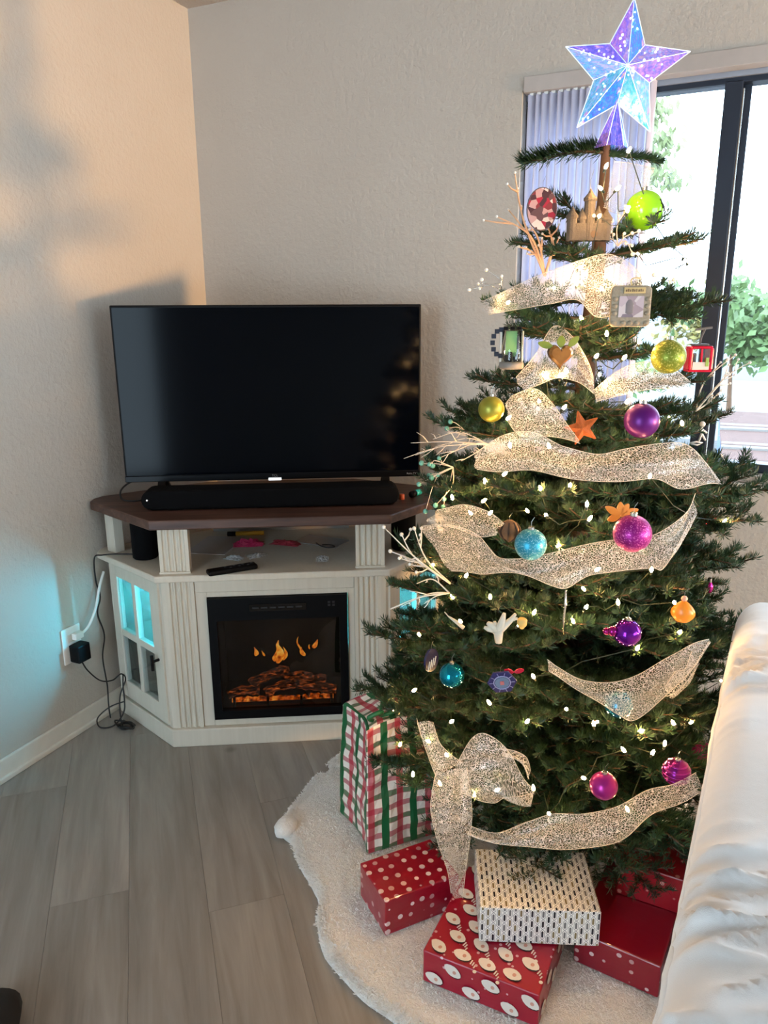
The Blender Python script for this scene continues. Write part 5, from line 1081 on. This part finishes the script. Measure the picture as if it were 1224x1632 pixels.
# hexagonal mosaic
t = thing('hexagon_ornament', 'dark blue hexagon ornament with a pale ring and centre', 'ornament', (1.550, -1.211, 0.674), .3); t.rotation_euler = (.25, -.15, .3)
hx = lambda r, y: [(r * math.cos(math.pi / 3 * i), y, r * math.sin(math.pi / 3 * i)) for i in range(6)]
obj('plate', MB().slab(hx(.038, 0), (0, 1, 0), .005), plain('indigo_enamel', (48, 44, 92), .3), t, bevel=.001); obj('ring', MB().tube([(.021 * math.cos(q), -.001, .021 * math.sin(q)) for q in [2 * math.pi * i / 20 for i in range(21)]], .0016, 5), plain('pale_blue_line', (150, 150, 190), .4), t)
obj('centre', MB().lathe([(.018, 0), (.018, .002)], 18, (0, -.002, 0), (0, 1, 0)), plain('grey_blue_centre', (104, 124, 150), .4), t); obj('centre_mark', MB().box(-.005, .005, -.004, -.002, -.005, .006), plain('salmon_mark', (190, 110, 110), .5), t)
for k in range(10): q = 2 * math.pi * k / 10; obj('spoke', MB().tube([(.023 * math.cos(q), -.001, .023 * math.sin(q)), (.032 * math.cos(q), -.001, .032 * math.sin(q))], .001, 4), plain('pale_spoke', (150, 146, 180), .4), t)
hook(t, .036)
t = thing('red_bow', 'tiny red bow above the hexagon ornament', 'bow', (1.571, -1.203, 0.695), .4); leaf('bow_loop', (0, 0, 0), .3, .02, .005, REDP); leaf('bow_loop', (0, 0, 0), 2.9, .02, .005, REDP)
# dark oval edge-on
t = disc_thing('oval_ornament', 'narrow dark blue and white striped disc seen edge on, above the teal ball', (1.386, -1.162, 0.668), .026, .034, plain('navy_enamel', (30, 28, 62), .25), 1.15, .007)
for k in range(4): obj('white_stripe', MB().tube([(-.016 + k * .008, -.0042, -.028 + .004 * k), (-.010 + k * .008, -.0042, .0 + .003 * k)], .0014, 4), PLW, t)
hook(t, .034)
# coral
t = thing('coral_ornament', 'white branching coral ornament on the middle branches', 'ornament', (1.530, -1.184, 0.770), .35); COR = plain('white_coral', (214, 202, 182), .8, bump=.5, bscale=250)
obj('coral', MB().tube([(.004, 0, -.036), (.003, 0, -.012), (0, 0, .0)], [.009, .012, .016], 8).tube([(0, 0, -.005), (.018, 0, .012), (.034, 0, .028), (.044, 0, .044)], [.013, .010, .007, .004], 8).tube([(0, 0, -.005), (.010, -.004, .02), (.016, 0, .046)], [.012, .010, .004], 8).tube([(0, 0, -.005), (-.014, 0, .010), (-.026, 0, .018)], [.013, .010, .005], 8).tube([(-.008, 0, .0), (-.024, -.002, .002), (-.034, 0, .006)], [.010, .007, .004], 8).tube([(-.004, 0, .004), (-.008, 0, .022)], [.009, .004], 8).tube([(.034, 0, .028), (.05, 0, .032)], [.006, .003], 6), COR, t, smooth=True); hook(t, .045)
t = thing('fan_shell', 'small ribbed yellow shell next to the white coral', 'ornament', (1.573, -1.164, 0.782), .3); obj('shell', MB().lathe([(.004, -.014), (.012, -.004), (.013, .010), (.009, .014)], 14), plain('yellow_shell', (216, 176, 100), .5), t, smooth=True)
t = thing('white_bird', 'little white stick ornament beside a warm bulb, far from the coral', 'ornament', (1.435, -1.145, 0.753), .3); obj('body', MB().tube([(-.024, 0, .018), (-.004, 0, .004), (.018, 0, -.014)], [.002, .005, .006], 8), COR, t, smooth=True); obj('twig', MB().tube([(-.024, 0, .018), (-.034, 0, .03)], .0015, 5), COR, t)
# icicles and small figure
t = thing('icicle_ornament', 'long thin silver icicle hanging from the point of the widest ribbon', 'ornament', (1.654, -1.172, 0.866)); obj('icicle', MB().tube([(0, 0, 0), (.001, 0, -.04), (-.001, 0, -.08), (0, 0, -.118)], [.0022, .003, .0026, .0006], 7), SILVER, t, smooth=True)
t = thing('icicle_ornament', 'clear twisted glass icicle hanging beside the trunk', 'ornament', (1.639, -0.822, 1.244)); obj('icicle', MB().tube([(.004 * math.cos(i), .004 * math.sin(i), -.006 * i) for i in range(14)], [.009 - .0006 * i for i in range(14)], 8), GLS, t, smooth=True); obj('cap', MB().ball((0, 0, .008), .008, 10, 8), GLS, t, smooth=True); hook(t, .014)
t = thing('white_figure_ornament', 'white wire skater figure standing out against the dark window stile', 'ornament', (1.852, -0.684, 1.106), .42)
obj('body', MB().tube([(0, 0, .012), (.002, 0, -.006), (-.006, 0, -.03)], .0035, 6).tube([(.002, 0, -.006), (.014, 0, -.026)], .003, 6).tube([(-.026, 0, -.004), (0, 0, .008), (.016, 0, -.004)], .003, 6), PLW, t, smooth=True); obj('head', MB().ball((.001, 0, .022), .0085, 12, 8), PLW, t, smooth=True); obj('base', MB().tube([(-.03, 0, -.034), (-.012, 0, -.030), (.006, 0, -.034), (-.008, 0, -.040), (-.028, 0, -.036)], .003, 6), PLW, t, smooth=True)

# white berry and coral picks
CRE = plain('cream_frosted_twig', (226, 208, 188), .6); WHT = plain('white_frosted_twig', (232, 226, 216), .6); TEA = plain('mint_bead', (110, 176, 160), .25, var=.2); CLB = plain('clear_bead', (226, 222, 216), .15)
def pick(label, base, tips, r=.0022, mat=WHT, bead=None, br=.005, name='berry_pick', fork=2, seed=0):
    r *= .72; br *= .8; t = thing(name, label, 'twig pick', base); O = Vector(base); rnd = random.Random(seed)
    for tp_ in tips:
        e = Vector(tp_) - O; m = e * .5 + Vector((rnd.gauss(0, .012), rnd.gauss(0, .012), rnd.gauss(.008, .01))); P = cat_rom([Vector((0, 0, 0)), m, e], 6)
        b = obj('sprig', MB().tube(P, [r * (1 - .55 * i / (len(P) - 1)) for i in range(len(P))], 5), mat, t, smooth=True)
        if bead: obj('bead', MB().ball(tuple(e), br, 10, 8), bead, b, smooth=True)
        for k in range(fork):
            i = int(len(P) * rnd.uniform(.35, .85)); d = (P[min(i + 1, len(P) - 1)] - P[i - 1]).normalized(); sd = (RX * rnd.gauss(0, 1) + Vector((0, 0, rnd.gauss(0, 1))) + FWH * rnd.gauss(0, .4)).normalized()
            q = P[i] + (d * .7 + sd * .6) * e.length * rnd.uniform(.18, .32)
            obj('sprig', MB().tube([P[i], P[i].lerp(q, .5) + sd * .003, q], [r * .7, r * .6, r * .4], 5), mat, b, smooth=True)
            if bead: obj('bead', MB().ball(tuple(q), br * .85, 10, 8), bead, b, smooth=True)
pick('cream coral twig pick rising before the blinds', (1.510, -0.814, 1.444), ((1.501, -0.840, 1.568), (1.477, -0.829, 1.546), (1.523, -0.808, 1.520), (1.443, -0.844, 1.651), (1.411, -0.858, 1.565), (1.470, -0.832, 1.502)), .0042, plain('peach_coral_twig', (222, 178, 142), .7), CLB, .004, seed=1, fork=3)
pick('thin wire twig with clear beads reaching toward the television wall', (1.431, -0.871, 1.415), ((1.367, -0.900, 1.415), (1.391, -0.889, 1.436), (1.399, -0.885, 1.456)), .0012, SILVER, CLB, .005, seed=2, fork=1)
pick('thin wire twig with clear beads above the picture frame ornament', (1.697, -0.775, 1.433), ((1.729, -0.760, 1.443), (1.769, -0.743, 1.433)), .0012, SILVER, CLB, .006, seed=3, fork=1)
pick('cream frosted spray fanning out before the television edge', (1.435, -0.957, 1.093), ((1.261, -0.969, 1.087), (1.274, -0.963, 1.064), (1.306, -0.949, 1.095), (1.326, -0.962, 1.056), (1.334, -0.936, 1.109), (1.377, -0.961, 1.053), (1.306, -0.949, 1.072)), .0020, CRE, None, fork=4, seed=4)
pick('drooping sprig with mint green beads above the stand end', (1.361, -0.968, 1.039), ((1.313, -0.967, 1.039), (1.278, -0.961, 0.992), (1.311, -0.968, 1.011), (1.292, -0.955, 0.929), (1.337, -0.957, 0.963), (1.283, -0.959, 1.041), (1.320, -0.965, 0.948)), .0018, CRE, TEA, .0075, seed=5, fork=1)
pick('sprig with mint green beads on the branch by the olive gold ball', (1.376, -0.917, 1.109), ((1.334, -0.936, 1.119), (1.341, -0.933, 1.134)), .0016, CRE, TEA, .007, seed=15, fork=0)
pick('white berry branch curving toward the stand shelf', (1.366, -0.987, 0.775), ((1.205, -0.994, 0.892), (1.250, -0.996, 0.880), (1.218, -0.988, 0.834), (1.276, -0.984, 0.894)), .0034, WHT, CLB, .006, seed=6, fork=2)
pick('white bare twig arching over the lit cupboard pane', (1.371, -1.007, 0.760), ((1.226, -1.006, 0.699), (1.250, -0.996, 0.705), (1.289, -1.000, 0.768), (1.312, -1.012, 0.727)), .0028, WHT, None, seed=7, fork=2)
pick('white frosted twig reaching across the outdoor view', (1.835, -0.670, 1.150), ((1.936, -0.624, 1.257), (1.905, -0.638, 1.274), (1.894, -0.643, 1.234), (1.884, -0.647, 1.196)), .0030, WHT, CLB, .004, seed=8, fork=3)
pick('short white drop twig at the window sill', (1.900, -0.619, 1.041), ((1.922, -0.609, 1.005),), .0022, WHT, CLB, .006, seed=9, fork=0)
pick('frosted white sprig under the lime green ball', (1.656, -0.793, 1.501), ((1.674, -0.807, 1.574), (1.696, -0.797, 1.528), (1.644, -0.820, 1.548), (1.687, -0.801, 1.483)), .0022, CRE, CLB, .005, seed=10, fork=3)
